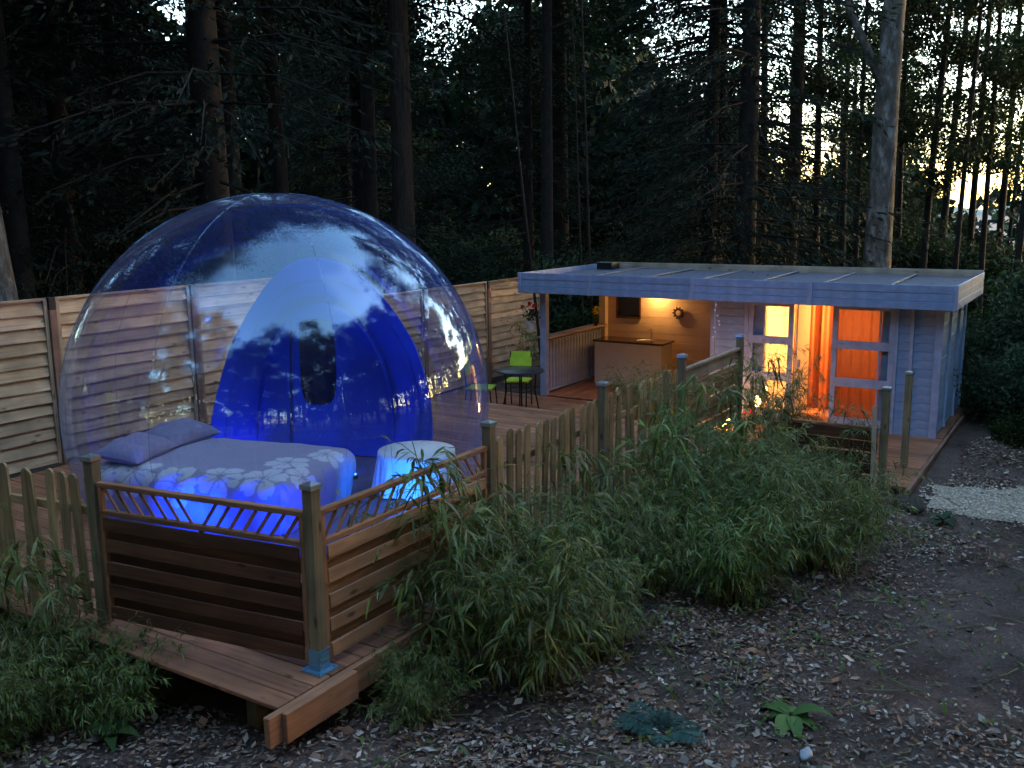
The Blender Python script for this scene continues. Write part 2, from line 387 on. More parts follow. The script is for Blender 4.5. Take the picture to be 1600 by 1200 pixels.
# chamfered board, length on X, width on Y, thickness on Z; alike boards share a mesh
BOARDS = {}
def board_mesh(L, Wd, T, mat, ch=None):
    key = (round(L, 3), round(Wd, 3), round(T, 3), mat)
    if key in BOARDS: return BOARDS[key]
    h = [L / 2, Wd / 2, T / 2]; c = min(ch or .004, min(h) * .4)
    V = []; idx = {}
    for sx in (-1, 1):
        for sy in (-1, 1):
            for sz in (-1, 1):
                s3 = (sx, sy, sz)
                for ax in range(3):
                    p = [s3[i] * (h[i] if i == ax else h[i] - c) for i in range(3)]
                    idx[(s3, ax)] = len(V); V.append(p)
    F = []
    for ax in range(3):
        o1, o2 = [(1, 2), (2, 0), (0, 1)][ax]
        for s in (-1, 1):
            q = []
            for p1, p2 in ((-1, -1), (1, -1), (1, 1), (-1, 1)):
                t = [0, 0, 0]; t[ax] = s; t[o1] = p1; t[o2] = p2; q.append(idx[(tuple(t), ax)])
            F.append(tuple(q if s > 0 else q[::-1]))
    for e in range(3):
        o1, o2 = [(1, 2), (2, 0), (0, 1)][e]
        for s1 in (-1, 1):
            for s2 in (-1, 1):
                t0 = [0, 0, 0]; t0[e] = -1; t0[o1] = s1; t0[o2] = s2; t1 = list(t0); t1[e] = 1
                t0, t1 = tuple(t0), tuple(t1)
                q = [idx[(t0, o1)], idx[(t1, o1)], idx[(t1, o2)], idx[(t0, o2)]]
                F.append(tuple(q if s1 * s2 < 0 else q[::-1]))
    for sx in (-1, 1):
        for sy in (-1, 1):
            for sz in (-1, 1):
                q = [idx[((sx, sy, sz), 0)], idx[((sx, sy, sz), 1)], idx[((sx, sy, sz), 2)]]
                F.append(tuple(q if sx * sy * sz > 0 else q[::-1]))
    me = bpy.data.meshes.new('board'); me.from_pydata(V, [], F); me.update(); me.materials.append(MATS[mat])
    BOARDS[key] = me
    return me
AX = {'x': Vector((1, 0, 0)), 'y': Vector((0, 1, 0)), 'z': Vector((0, 0, 1))}
def piece(parent, name, L, Wd, T, mat, loc, axes='xy', tilt=None, jit=0.0):
    """A board whose length lies along axes[0] and width along axes[1] of its parent."""
    o = bpy.data.objects.new(name, board_mesh(L, Wd, T, mat)); link(o, parent)
    c1, c2 = AX[axes[0]], AX[axes[1]]; c3 = c1.cross(c2)
    M = Matrix((c1, c2, c3)).transposed()
    if tilt is not None: M = tilt.to_3x3() @ M
    if jit: M = Matrix.Rotation(random.gauss(0, jit), 3, 'X') @ Matrix.Rotation(random.gauss(0, jit), 3, 'Y') @ Matrix.Rotation(random.gauss(0, jit), 3, 'Z') @ M
    o.matrix_local = Matrix.Translation(Vector(loc)) @ M.to_4x4()
    return o
def copy_part(src, parent, M):
    o = src.copy(); col.objects.link(o); o.parent = parent; o.matrix_local = M; return o
LAMP = .092
def point(name, loc, color, energy, radius=.05):
    l = bpy.data.lights.new(name, 'POINT'); l.color = color; l.energy = energy * LAMP; l.shadow_soft_size = radius
    o = bpy.data.objects.new(name, l); col.objects.link(o); o.location = loc; return o

# ------------------------------------------------------------------ ground
def gz(x, y):
    x = np.asarray(x, float); y = np.asarray(y, float)
    r = np.hypot(x, y)
    z = -.52 + 1.45 * np.exp(-(r / 3.6) ** 2)
    z = z + .035 * np.sin(x * 1.3 + .4) * np.sin(y * 1.1) + .02 * np.sin(x * 3.1 + y * 2.3) * np.exp(-((r - 5) / 6) ** 2)
    far = np.clip((np.hypot(x, y) - 22) / 40, 0, 1)
    z = z - far * .9 * np.clip((x + 4) / 14, 0, 1)
    return z
def axis(lo, hi, fine_lo, fine_hi, step):
    f = np.arange(fine_lo, fine_hi, step)
    def grow(start, end, s):
        out = []; x = start; st = step
        while (x < end if s > 0 else x > end):
            st = min(st * 1.18, 25.0); x += s * st; out.append(x)
        return out
    return np.array(grow(fine_lo, lo, -1)[::-1] + list(f) + grow(fine_hi, hi, 1))
gx = axis(-500, 500, -8, 9, .1); gy = axis(-500, 600, .5, 14, .1)
GX, GY = np.meshgrid(gx, gy)
GZ = gz(GX, GY) + rng.normal(0, .008, GX.shape) * (np.hypot(GX, GY) < 16)
nx, ny = len(gx), len(gy)
ii = np.arange(nx * ny).reshape(ny, nx)
Fg = np.stack([ii[:-1, :-1], ii[:-1, 1:], ii[1:, 1:], ii[1:, :-1]], -1).reshape(-1, 4)
tag(add('ground', mesh_np('ground', np.stack([GX, GY, GZ], -1).reshape(-1, 3), Fg, 'soil', smooth=True)), 'dark bare woodland soil sloping down to the decks', kind='structure')

# gravel path beside the walkway
PA = [(6.95, -2.35), (7.75, -2.28), (8.1, -2.6), (8.35, -3.3), (8.6, -5.5), (8.9, -8.5), (7.4, -8.5), (7.2, -5.5), (7.05, -3.4), (6.85, -2.7)]
def in_poly(a, b, P=PA):
    c = np.zeros(np.shape(a), bool); n = len(P)
    for i in range(n):
        (x1, y1), (x2, y2) = P[i], P[(i + 1) % n]
        t = ((y1 > b) != (y2 > b)) & (a < (x2 - x1) * (b - y1) / (y2 - y1 + 1e-12) + x1); c = c ^ t
    return c
st = .07
ga, gb = np.meshgrid(np.arange(6.6, 9.2, st), np.arange(-8.6, -2.1, st))
wob = .06 * np.sin(gb * 6 + ga * 3) + .05 * np.sin(ga * 11)
cell = in_poly(ga + st / 2 + wob[:, :], gb + st / 2 + wob)
def wxy(a, b): return O2[0] + A2[0] * a + B2[0] * b, O2[1] + A2[1] * a + B2[1] * b
PV = []; PF = []
for a, b in zip(ga[cell], gb[cell]):
    k = len(PV)
    for da, db in ((0, 0), (st, 0), (st, st), (0, st)):
        x, y = wxy(a + da, b + db); PV.append((x, y, float(gz(x, y)) + .014))
    PF.append((k, k + 1, k + 2, k + 3))
tag(add('gravel_path', mesh_np('gravel_path', PV, PF, 'gravel')), 'pale gravel path beside the cabin walkway', kind='structure')
pa = rng.uniform(6.7, 9, 14000); pb = rng.uniform(-8, -2.15, 14000); ok = in_poly(pa + .08 * np.sin(pb * 7) + rng.normal(0, .09, 14000), pb + .05 * np.sin(pa * 9) + rng.normal(0, .09, 14000)); pa, pb = pa[ok], pb[ok]
x, y = wxy(pa, pb); n = len(x); s = rng.uniform(.007, .018, n)
octv = np.array([[1, 0, 0], [-1, 0, 0], [0, 1, 0], [0, -1, 0], [0, 0, .7], [0, 0, -.7]]); octf = np.array([[0, 2, 4], [2, 1, 4], [1, 3, 4], [3, 0, 4]])
th = rng.uniform(0, 6.28, n); rc, rs = np.cos(th), np.sin(th)
ov = octv[None] * s[:, None, None] * rng.uniform(.6, 1.4, (n, 1, 3))
ov = np.stack([ov[..., 0] * rc[:, None] - ov[..., 1] * rs[:, None], ov[..., 0] * rs[:, None] + ov[..., 1] * rc[:, None], ov[..., 2]], -1)
ov = ov + np.stack([x, y, gz(x, y) + .022], -1)[:, None, :]
tn = np.repeat((rng.uniform(.25, .75, (n, 1)) * np.array([1, .84, .66])), 6, axis=0)
tag(add('pebbles', mesh_np('pebbles', ov.reshape(-1, 3), (octf[None] + np.arange(n)[:, None, None] * 6).reshape(-1, 3), 'litter', tint=tn)), 'small pale pebbles covering the gravel path', kind='stuff')

# far hills
def hills():
    V = []; F = []; m = 90
    for i in range(m + 1):
        ang = math.radians(-40 + 110 * i / m); R = 330
        hgt = 6.5 + 4 * math.sin(i * .21) + 2.2 * math.sin(i * .77 + 1) + 1.0 * math.sin(i * 2.3)
        for R_, h_ in ((R, -3), (R + 40, hgt), (R + 160, hgt * .8), (R + 165, -3)):
            V.append((math.sin(ang) * R_, math.cos(ang) * R_, h_))
    for i in range(m):
        for k in range(3):
            F.append((i * 4 + k, (i + 1) * 4 + k, (i + 1) * 4 + k + 1, i * 4 + k + 1))
    return V, F
plain('hill_green', (.05, .075, .06), .95, noise=.4, nscale=.05)
tag(add('hills', mesh_np('hills', *hills(), 'hill_green', smooth=True)), 'low wooded hills far beyond the trees', kind='structure')

# ------------------------------------------------------------------ decks
deck = tag(empty('deck', wor(0, 0, 0), YAW), 'raised timber deck of long boards under the bubble', kind='structure')
BW, BG = .14, .006
a = -.46 + BW / 2
while a < 7.3:
    piece(deck, 'deck_board', 5.92, BW, .027, 'deck_wood', (a, 2.87 - .02, -.0135 + random.uniform(-.0015, .0015)), 'yx', jit=.0006)
    a += BW + BG
EDGE = a - BW / 2 - BG
piece(deck, 'beam', 7.75, .18, .045, 'beam_wood', (3.3, -.14, -.095), 'xz')                  # side bearer, its end showing in front
piece(deck, 'beam', .6, .18, .06, 'beam_wood', (-.46 + .28, -.17, -.10), 'xz')
for a in (-.1, 1.7, 3.5, 5.3, 7.1):
    piece(deck, 'joist', 5.7, .14, .05, 'dark_shaded_wood', (a, 2.85, -.0985), 'yz')
for a, b in ((-.2, .35), (-.2, 1.9), (-.2, 3.6), (1.7, .1), (3.5, .1), (5.3, .1), (7.1, .1)):
    piece(deck, 'pile', .5, .09, .09, 'post_wood', (a, b, -.43), 'zx')
piece(deck, 'riser_board', 5.9, .16, .022, 'deck_wood', (EDGE + .004, 2.85, -.12), 'yz')
ldeck = tag(empty('lower_deck', wor(0, 0, ZL), YAW), 'lower timber deck in front of the cabin', kind='structure')
a = EDGE + .1
while a < 9.95:
    piece(ldeck, 'deck_board', 7.95, BW, .027, 'deck_wood', (a, 1.88, -.0135), 'yx', jit=.0005)
    a += BW + BG
piece(ldeck, 'beam', 5.1, .15, .045, 'fence_post_wood', (9.74, -2.12, -.076), 'xz')           # walkway edge board along the cabin's right side
k = 0
b = -2.03
while b < -1.98:
    piece(ldeck, 'deck_board', 2.3, .11, .027, 'deck_wood', (11.13, b, -.0135), 'xy'); b += .2

# ------------------------------------------------------------------ posts
cap_me = None
def post(a, b, z0, z1, label, cat='post', group=None, bracket=False, rz=0.0, w=.078, mat='post_wood', cap=True):
    t = thing('fence_post', a, b, z0, label, cat, group, rz)
    piece(t, 'shaft', z1 - z0, w, w, mat, (0, 0, (z1 - z0) / 2), 'zx')
    if cap:
        m = MB(); h = z1 - z0; e = w / 2 + .008
        m.poly([(-e, -e, h - .025), (e, -e, h - .025), (e, e, h - .025), (-e, e, h - .025), (-e, -e, h + .004), (e, -e, h + .004), (e, e, h + .004), (-e, e, h + .004), (0, 0, h + .02)],
               [(0, 3, 2, 1), (0, 1, 5, 4), (1, 2, 6, 5), (2, 3, 7, 6), (3, 0, 4, 7), (4, 5, 8), (5, 6, 8), (6, 7, 8), (7, 4, 8)])
        m.build('cap', 'steel', t)
    if bracket:
        m = MB()
        m.box((0, 0, .006), (.16, .16, .012)); m.box((-w / 2 - .004, 0, .075), (.006, .085, .13)); m.box((0, -w / 2 - .004, .075), (.085, .006, .13))
        m.box((w / 2 + .004, 0, .075), (.006, .085, .13))
        for k in range(3):
            m.box((-w / 2 - .009, 0, .04 + k * .035), (.004, .06, .014)); m.box((0, -w / 2 - .009, .04 + k * .035), (.06, .004, .014))
        for sx in (-1, 1):
            for sy in (-1, 1): m.box((sx * .063, sy * .063, .016), (.016, .016, .01))
        m.build('bracket', 'bracket_metal', t)
    return t
G_FRONT = 'capped posts of the low deck fence'
post(-.0, -.0, .0, 1.17, 'square wooden corner post standing in a blue metal shoe', group=G_FRONT, bracket=True)
post(1.89, 0, 0, 1.17, 'post where the trellis panel meets the picket fence', group=G_FRONT)
post(3.79, 0, 0, 1.17, 'post in the middle of the picket fence', group=G_FRONT)
post(5.68, 0, 0, 1.17, 'post between the picket fence and the slatted panel', group=G_FRONT)
post(7.57, 0, ZL, 1.17, 'post at the far end of the slatted panel, in front of the lit window', group=G_FRONT)
FD = Vector((-.142, .99, 0)).normalized()          # the front rail runs a little off square
FRZ = math.atan2(FD.y, FD.x) - math.pi / 2
post(-.25, 1.74, 0, 1.17, 'capped post left of the trellis panel, beside the bed', group=G_FRONT, rz=FRZ)
post(-.53, 3.62, 0, 1.17, 'capped post at the far left of the left picket fence', group=G_FRONT, rz=FRZ)
post(7.02, -1.87, ZL, .76, 'capped post beside the low dark panel by the walkway', group=G_FRONT)
post(8.2, -1.9, ZL, .76, 'bare post standing alone on the walkway before the cabin wall', group=G_FRONT)

# ------------------------------------------------------------------ low trellis panels
def trellis_panel(a0, b0, length, rz, label, slat_mat, rail_mat, z0=.05, nslat=5, side=-1):
    """Panel running along its own X from the post; lapped boards below, slanted laths between two rails on top."""
    t = thing('trellis_panel', a0, b0, 0, label, 'fence panel', 'low trellis panels round the bubble', rz)
    x0, x1 = .05, length - .05; cx = (x0 + x1) / 2; L = x1 - x0
    piece(t, 'rail', L, .05, .035, rail_mat, (cx, 0, .985), 'xy')
    piece(t, 'rail', L, .04, .035, rail_mat, (cx, 0, .795), 'xy')
    for x in (x0 + .02, x1 - .02):
        piece(t, 'stile', .93 - z0 + .035, .04, .035, rail_mat, (x, 0, (z0 + .965) / 2), 'zy')
    n = 15
    for i in range(n):
        x = x0 + .1 + (L - .2) * (i + .0) / (n - 1)
        d = 1 if i < n / 2 else -1
        if i == n // 2: continue
        ang = math.radians(36) * -d * side
        piece(t, 'lath', .205, .022, .012, rail_mat, (x, 0, .89), 'zx', tilt=Matrix.Rotation(ang, 4, 'Y'))
    zs = np.linspace(z0 + .05, .725, nslat * 2 - 1)
    for i, z in enumerate(zs):
        front = i % 2 == 0
        piece(t, 'slat', L - .08, .088 if front else .10, .014, slat_mat, (cx, (.024 if front else -.012) * side, z), 'xz', tilt=Matrix.Rotation(math.radians(3) * side, 4, 'X'), jit=.003)
    piece(t, 'brace', .7, .04, .02, rail_mat, (cx, .028 * -side, .42), 'zx')
    return t
trellis_panel(0, 0, 1.89, 0, 'reddish trellis topped panel right of the corner post, behind bamboo', 'panel_wood', 'rail_wood', side=-1)
trellis_panel(0, 0, 1.76, math.atan2(FD.y, FD.x), 'shade darkened brown trellis topped panel in front of the bed', 'dark_shaded_wood', 'rail_wood', side=1)

# ------------------------------------------------------------------ picket fences
def picket_mesh(h, w=.075, t=.018):
    o = [(-w / 2, 0), (w / 2, 0), (w / 2, h - .035), (w / 2 - .012, h - .012), (0, h), (-w / 2 + .012, h - .012), (-w / 2, h - .035)]
    n = len(o)
    V = [(p[1], p[0], -t / 2) for p in o] + [(p[1], p[0], t / 2) for p in o]       # length on X
    F = [tuple(range(n)), tuple(range(2 * n - 1, n - 1, -1))] + [(i, i + n, (i + 1) % n + n, (i + 1) % n) for i in range(n)]
    me = bpy.data.meshes.new('picket'); me.from_pydata(V, [], F); me.update(); me.materials.append(MATS['picket_wood'])
    return me
PM = picket_mesh(1.0)
def picket_run(a0, b0, rz, length, label, pitch=.133, z0=.04, group='picket fence sections', ztop=1.02, back=1):
    t = thing('picket_fence', a0, b0, 0, label, 'picket fence', group, rz)
    for z in (.25, .78):
        piece(t, 'rail', length - .1, .06, .028, 'picket_wood', (length / 2, .026 * back, z), 'xz')
    n = int((length - .12) / pitch); x = (length - (n - 1) * pitch) / 2
    for i in range(n):
        o = bpy.data.objects.new('picket', PM); link(o, t)
        M = Matrix((AX['z'], AX['x'], AX['y'])).transposed()
        tl = Matrix.Rotation(random.gauss(0, .022), 3, 'Y') @ Matrix.Rotation(random.gauss(0, .02), 3, 'X')
        o.matrix_local = Matrix.Translation((x + i * pitch + random.gauss(0, .004), 0, z0 + random.gauss(0, .012) + ztop - 1.02)) @ (tl @ M).to_4x4()
    return t
picket_run(1.89, 0, 0, 1.9, 'picket fence section right of the trellis panel')
picket_run(3.79, 0, 0, 1.89, 'picket fence section ending at the slatted panel')
picket_run(-.25, 1.74, math.atan2(FD.y, FD.x), 1.9, 'picket fence section at the left edge, behind tall stems', back=-1)

# slatted panel at the far end
t = thing('slatted_panel', 5.68, 0, 0, 'slatted panel with a pale top board at the far end of the picket fence', 'fence panel')
piece(t, 'rail', 1.8, .05, .035, 'rail_top_wood', (.945, 0, 1.0), 'xy')
for i, z in enumerate((.91, .765, .63, .495, .36, .225)):
    piece(t, 'slat', 1.78, .13 if i == 0 else .115, .016, 'rail_top_wood' if i == 0 else 'panel_wood', (.945, -.008 if i % 2 else .008, z), 'xz', tilt=Matrix.Rotation(math.radians(-5), 4, 'X'))
for x in (.5, 1.35): piece(t, 'brace', .86, .045, .02, 'panel_wood', (x, .03, .57), 'zx')
# low dark panel by the walkway
t = thing('slatted_panel', 7.02, -1.87, ZL, 'low dark brown slatted panel beside the walkway, under leaning lath', 'fence panel')
piece(t, 'rail', 1.0, .05, .035, 'rail_wood', (0, .57, .70), 'yx')
for i, z in enumerate((.62, .49, .36, .23, .10)):
    piece(t, 'slat', 1.0, .115, .016, 'dark_shaded_wood', (.008 if i % 2 else -.008, .57, z), 'yz')
for b in (.1, 1.05): piece(t, 'brace', .66, .045, .02, 'dark_shaded_wood', (.03, b, .36), 'zy')
t = thing('leaning_lath', 6.98, -1.80, ZL, 'thin pale lath leaning against the post by the low dark panel', 'lath')
piece(t, 'strip', .98, .05, .016, 'rail_top_wood', (-.13, -.0, .5), 'zy', tilt=Matrix.Rotation(math.radians(12), 4, 'Y') @ Matrix.Rotation(math.radians(-4), 4, 'X'))

# ------------------------------------------------------------------ tall lapped fence
def tall_panel(a0, a1, z0, z1, label, b=5.88):
    t = thing('lapped_fence_panel', a0, b, z0, label, 'fence panel', 'tall lapped fence panels')
    L = a1 - a0; H = z1 - z0
    for x in (.02, L - .02): piece(t, 'stile', H, .045, .04, 'fence_frame_wood', (x, -.012, H / 2), 'zx')
    piece(t, 'rail', L, .045, .03, 'fence_frame_wood', (L / 2, -.008, H + .012), 'xy')
    n = 13; p = (H - .02) / n
    for i in range(n):
        z = .02 + p * (i + .5)
        o = piece(t, 'slat', L - .085, p * 1.12 + random.uniform(-.008, .012), .012, 'fence_wood', (L / 2, random.uniform(-.005, .005), z), 'xz',
                  tilt=Matrix.Rotation(math.radians(-13 + random.uniform(-2, 2)), 4, 'X'), jit=.007)
    piece(t, 'brace', H, .05, .02, 'fence_frame_wood', (L / 2, .025, H / 2), 'zx')
    return t
def tall_post(a, z0, z1, label, b=5.88):
    t = thing('tall_fence_post', a, b, z0, label, 'post', 'reddish posts of the tall lapped fence')
    h = z1 - z0
    piece(t, 'shaft', h - .14, .085, .085, 'fence_post_wood', (0, -.01, (h - .14) / 2), 'zx')
    piece(t, 'head', .14, .08, .08, 'black_metal', (0, -.01, h - .07), 'zx')
    return t
left_posts = [.24, 2.14, 4.03, 5.92]
names = ['leftmost tall lapped panel, cut by the picture edge', 'tall lapped panel behind the left side of the bubble', 'tall lapped panel behind the blue entrance panel', ]
for i in range(3):
    tall_panel(left_posts[i] + .05, left_posts[i + 1] - .05, .02, 1.83, names[i])
lp = ['reddish post before the leftmost tall panel', 'reddish post left of the bubble, between two tall panels', 'reddish post seen through the left side of the bubble', 'reddish post hidden behind the blue entrance panel']
for x, l in zip(left_posts, lp): tall_post(x, -.5, 1.86, l)
right_posts = [6.86, 8.77, 10.70, 12.62]
names = ['tall lapped panel seen through the right side of the bubble', 'tall lapped panel behind the green chairs', 'tall lapped panel beside the cabin porch, running behind it']
for i in range(3):
    tall_panel(right_posts[i] + .05, right_posts[i + 1] - .05, ZL + .02, 1.41, names[i])
lp = ['reddish post behind the right side of the blue entrance panel', 'reddish post seen through the right side of the bubble', 'reddish post between the bubble and the cabin roof', 'reddish post behind the cabin porch']
for x, l in zip(right_posts, lp): tall_post(x, -.55, 1.44, l)

# ------------------------------------------------------------------ bubble tent
BA, BB, BZ, BR = 2.39, 2.65, .985, 1.93
tent = thing('bubble_tent', BA, BB, 0, 'clear inflated bubble tent with a blue lit entrance panel', 'bubble tent')
def sphere_cut(R, zc, zmin, nu=96, nv=64):
    V = []; F = []
    t0 = math.acos((zmin - zc) / R)
    for j in range(nv + 1):
        th = t0 * j / nv
        for i in range(nu):
            ph = 2 * math.pi * i / nu
            V.append((R * math.sin(th) * math.cos(ph), R * math.sin(th) * math.sin(ph), zc + R * math.cos(th)))
    for j in range(nv):
        for i in range(nu):
            F.append((j * nu + i, (j + 1) * nu + i, (j + 1) * nu + (i + 1) % nu, j * nu + (i + 1) % nu))
    return V, F
V, F = sphere_cut(BR, BZ, .03)
add('shell', mesh_np('shell', V, F, 'bubble_film', smooth=True), tent)
rb = math.sqrt(BR ** 2 - (BZ - .03) ** 2)
m = MB(); m.lathe([(.01, .012), (rb - .02, .012), (rb, .02)], 64); m.build('groundsheet', 'tent_floor', tent)
m = MB()
m.lathe([(rb - .03, .012), (rb + .05, .012), (rb + .055, .04), (rb + .02, .07), (rb - .01, .05)], 96, cap=False); m.build('base_ring', 'tent_fabric', tent)
# opaque blue entrance panel welded into the back of the shell: an arch on the sphere
AC = .525                                                   # its azimuth about the bubble's axis
ARCH = [(.03, .80), (.27, .76), (.87, .645), (1.3, .565), (1.65, .465), (1.93, .365), (2.10, .27), (2.19, .185), (2.235, .09), (2.25, .01)]
FLAP = [(.03, .70), (.24, .665), (.70, .60), (1.13, .52), (1.45, .44), (1.70, .35), (1.88, .25), (1.97, .15), (2.0, .02)]
def sp(az, z, r=BR):
    q = math.sqrt(max(r * r - (z - BZ) ** 2, 1e-6)); return (q * math.cos(az), q * math.sin(az), z)
def arch_mesh(tab, r, n=28, m=40, thick=0.0):
    zs = [t[0] for t in tab]; ws = [t[1] for t in tab]; z1 = zs[-1]
    V = []; F = []
    for j in range(m + 1):
        z = zs[0] + (z1 - zs[0]) * (1 - (1 - j / m) ** 1.6); w = float(np.interp(z, zs, ws))
        for i in range(n + 1): V.append(sp(AC + w * (2 * i / n - 1), z, r))
    F = [(j * (n + 1) + i, j * (n + 1) + i + 1, (j + 1) * (n + 1) + i + 1, (j + 1) * (n + 1) + i) for j in range(m) for i in range(n)]
    return V, F
V, F = arch_mesh(ARCH, BR - .012); add('entrance_panel', mesh_np('entrance_panel', V, F, 'tent_fabric', smooth=True), tent)
V, F = arch_mesh(FLAP, BR - .03); door = add('door_flap', mesh_np('door_flap', V, F, 'tent_door_fabric', smooth=True), tent)
m = MB(); m.tube([sp(.775 + (.737 - .775) * k / 12, .06 + 1.52 * k / 12, BR - .036) for k in range(13)], .016, 6); m.build('zip', 'tent_seam', door)
zs = [t[0] for t in ARCH]; ws = [t[1] for t in ARCH]
m = MB()
pts = [sp(AC + np.interp(z, zs, ws), z, BR - .014) for z in np.linspace(.05, 2.24, 40)] + [sp(AC - np.interp(z, zs, ws), z, BR - .014) for z in np.linspace(2.24, .05, 40)]
m.tube(pts, .009, 6); m.build('weld_seam', 'tent_fabric', tent)
nn = 56; V = [sp(.592, 1.06, BR - .042)]
for i in range(nn):
    an = 2 * math.pi * i / nn; c, s_ = math.cos(an), math.sin(an); k = (abs(c) ** 4 + abs(s_) ** 4) ** (-1 / 4); k2 = (abs(c) ** 7 + abs(s_) ** 7) ** (-1 / 7)
    kk = k if s_ < 0 else k2
    V.append(sp(.592 + .108 * c * kk, 1.06 + .49 * s_ * kk, BR - .042))
F = [(0, 1 + i, 1 + (i + 1) % nn) for i in range(nn)]
add('flap_window', mesh_np('flap_window', V, F, 'tent_window', smooth=True), door)
# the tunnel leading out behind it
V = []; F = []; ca_, sa_ = math.cos(AC), math.sin(AC); n1, n2 = 10, 20
for i in range(n1 + 1):
    d = 1.55 + 1.45 * i / n1; sh = 1 if i < n1 - 2 else 1 - .12 * (i - n1 + 2) ** 2
    for k in range(n2 + 1):
        an = math.pi * k / n2; y = .78 * math.cos(an) * sh; z = .02 + 1.72 * math.sin(an) ** .8 * sh
        V.append((d * ca_ - y * sa_, d * sa_ + y * ca_, z))
for i in range(n1):
    for k in range(n2): F.append((i * (n2 + 1) + k, i * (n2 + 1) + k + 1, (i + 1) * (n2 + 1) + k + 1, (i + 1) * (n2 + 1) + k))
add('entrance_tunnel', mesh_np('entrance_tunnel', V, F, 'tent_fabric', smooth=True), tent)
# welded gores of the clear shell
m = MB()
for k in range(8):
    az = k * math.pi / 4 + .25
    if abs((az - AC + math.pi) % (2 * math.pi) - math.pi) < .75: continue
    m.tube([sp(az, BZ + BR * math.sin(t), BR + .001) for t in np.linspace(-.5, 1.5, 40)], .003, 5, cap=False)
m.build('gore_seams', 'bubble_film', tent)

# ------------------------------------------------------------------ bed and pillows
U2 = Vector((.25, -.968, 0)).normalized(); RZB = math.atan2(U2.y, U2.x)
bed = thing('bed', 1.94, 3.0, .02, 'inflated double bed under a lavender cover with white flower print', 'bed', rz=RZB)
def sgnpow(x, p): return np.sign(x) * np.abs(x) ** p
def superbox(lx, ly, lz, nu, nv, e1=.28, e2=.22):
    u = np.linspace(-np.pi, np.pi, nu, endpoint=False); v = np.linspace(-np.pi / 2, np.pi / 2, nv)
    Uu, Vv = np.meshgrid(u, v)
    X = lx / 2 * sgnpow(np.cos(Vv), e1) * sgnpow(np.cos(Uu), e2)
    Y = ly / 2 * sgnpow(np.cos(Vv), e1) * sgnpow(np.sin(Uu), e2)
    Z = lz / 2 * sgnpow(np.sin(Vv), e1)
    P = np.stack([X, Y, Z], -1)
    i = np.arange(nu * nv).reshape(nv, nu); j = np.roll(i, -1, 1)
    F = np.stack([i[:-1], j[:-1], j[1:], i[1:]], -1).reshape(-1, 4)
    return P.reshape(-1, 3), F
# a rounded slab laid out as a fine grid that folds over the edges, so the print can be woven into it
BL, BWd, BH = 2.06, 1.34, .49
nx_, ny_ = 260, 200
def fold(t, half, h, r=.14):
    """arc-length t from the middle -> (horizontal, drop) with a rounded edge"""
    s = np.sign(t); a_ = np.abs(t); q = np.empty_like(a_); d = np.zeros_like(a_)
    flat = half - r; arc = r * np.pi / 2
    m1 = a_ <= flat; m2 = (a_ > flat) & (a_ <= flat + arc); m3 = a_ > flat + arc
    q[m1] = a_[m1]
    an = (a_[m2] - flat) / r; q[m2] = flat + r * np.sin(an); d[m2] = r * (1 - np.cos(an))
    q[m3] = half; d[m3] = r + (a_[m3] - flat - arc)
    return s * q, d
ex = BL / 2 - .14 + .22 + (BH - .14); ey = BWd / 2 - .14 + .22 + (BH - .14)
su = np.linspace(-ex, ex, nx_); sv = np.linspace(-ey, ey, ny_)
qx, dx = fold(su, BL / 2, BH); qy, dy = fold(sv, BWd / 2, BH)
SU, SV = np.meshgrid(su, sv); QX, QY = np.meshgrid(qx, qy); DX, DY = np.meshgrid(dx, dy)
D = np.minimum(np.hypot(DX, DY), BH)
# round the corners in plan and draw the cloth in a little towards the floor
cut = np.clip(np.minimum(DX, DY) / .25, 0, 1)
PX = QX * (1 - .10 * cut) * (1 - .05 * (D / BH) ** 2); PY = QY * (1 - .13 * cut) * (1 - .06 * (D / BH) ** 2)
bulge = .02 * np.sin(np.clip(D / BH, 0, 1) * np.pi); PX += np.sign(QX) * bulge * (DX > .02); PY += np.sign(QY) * bulge * (DY > .02)
wr = .014 * np.sin(SU * 23 + 3 * np.sin(SV * 5)) * (DY > .03) + .010 * np.sin(SV * 21 + 2 * np.sin(SU * 4)) * (DX > .03)
PY += np.sign(QY) * wr; PX += np.sign(QX) * wr * .6
PZ = BH - D + .008 * np.sin(SU * 7 + SV * 3) * np.sin(SV * 6) + .005 * np.abs(np.sin(SU * 4 - SV * 9 + 2 * np.sin(SU * 3))) ** 3 + .004 * np.abs(np.sin(SU * 11 + SV * 5)) ** 4 + .02 * np.cos(SU / BL * 3) * np.cos(SV / BWd * 3) * (D < .1)
base = np.array([.33, .315, .46]); white = np.array([.60, .60, .72])
T = np.tile(base, (ny_, nx_, 1))
# flowers along the front edge (v<0 side faces the camera) and round the foot
FL = [(-.90, -.72, .20, .3), (-.50, -.62, .23, 1.1), (-.06, -.70, .22, .7), (.36, -.60, .22, 2.0), (.76, -.56, .22, 1.6), (.74, -.12, .21, .8), (1.02, -.32, .17, .9), (.92, .26, .18, 2.2)]
for fx, fy, fr, f0 in FL:
    ddx, ddy = SU - fx, SV - fy; r = np.hypot(ddx, ddy * .95); an = np.arctan2(ddy, ddx) + f0
    ph = (an * 5 / (2 * np.pi)) % 1.0
    rad = fr * (.50 + .50 * np.abs(np.sin(ph * np.pi)) ** .5) * (1 - .12 * np.exp(-((ph - .5) / .06) ** 2))
    gap = np.minimum(ph, 1 - ph) * 2 * np.pi / 5 * r
    mk = (r < rad) & (gap > .007) & (r > .022) & ~((np.abs(ph - .5) * 2 * np.pi / 5 * r < .004) & (r < fr * .5))
    T[mk] = white
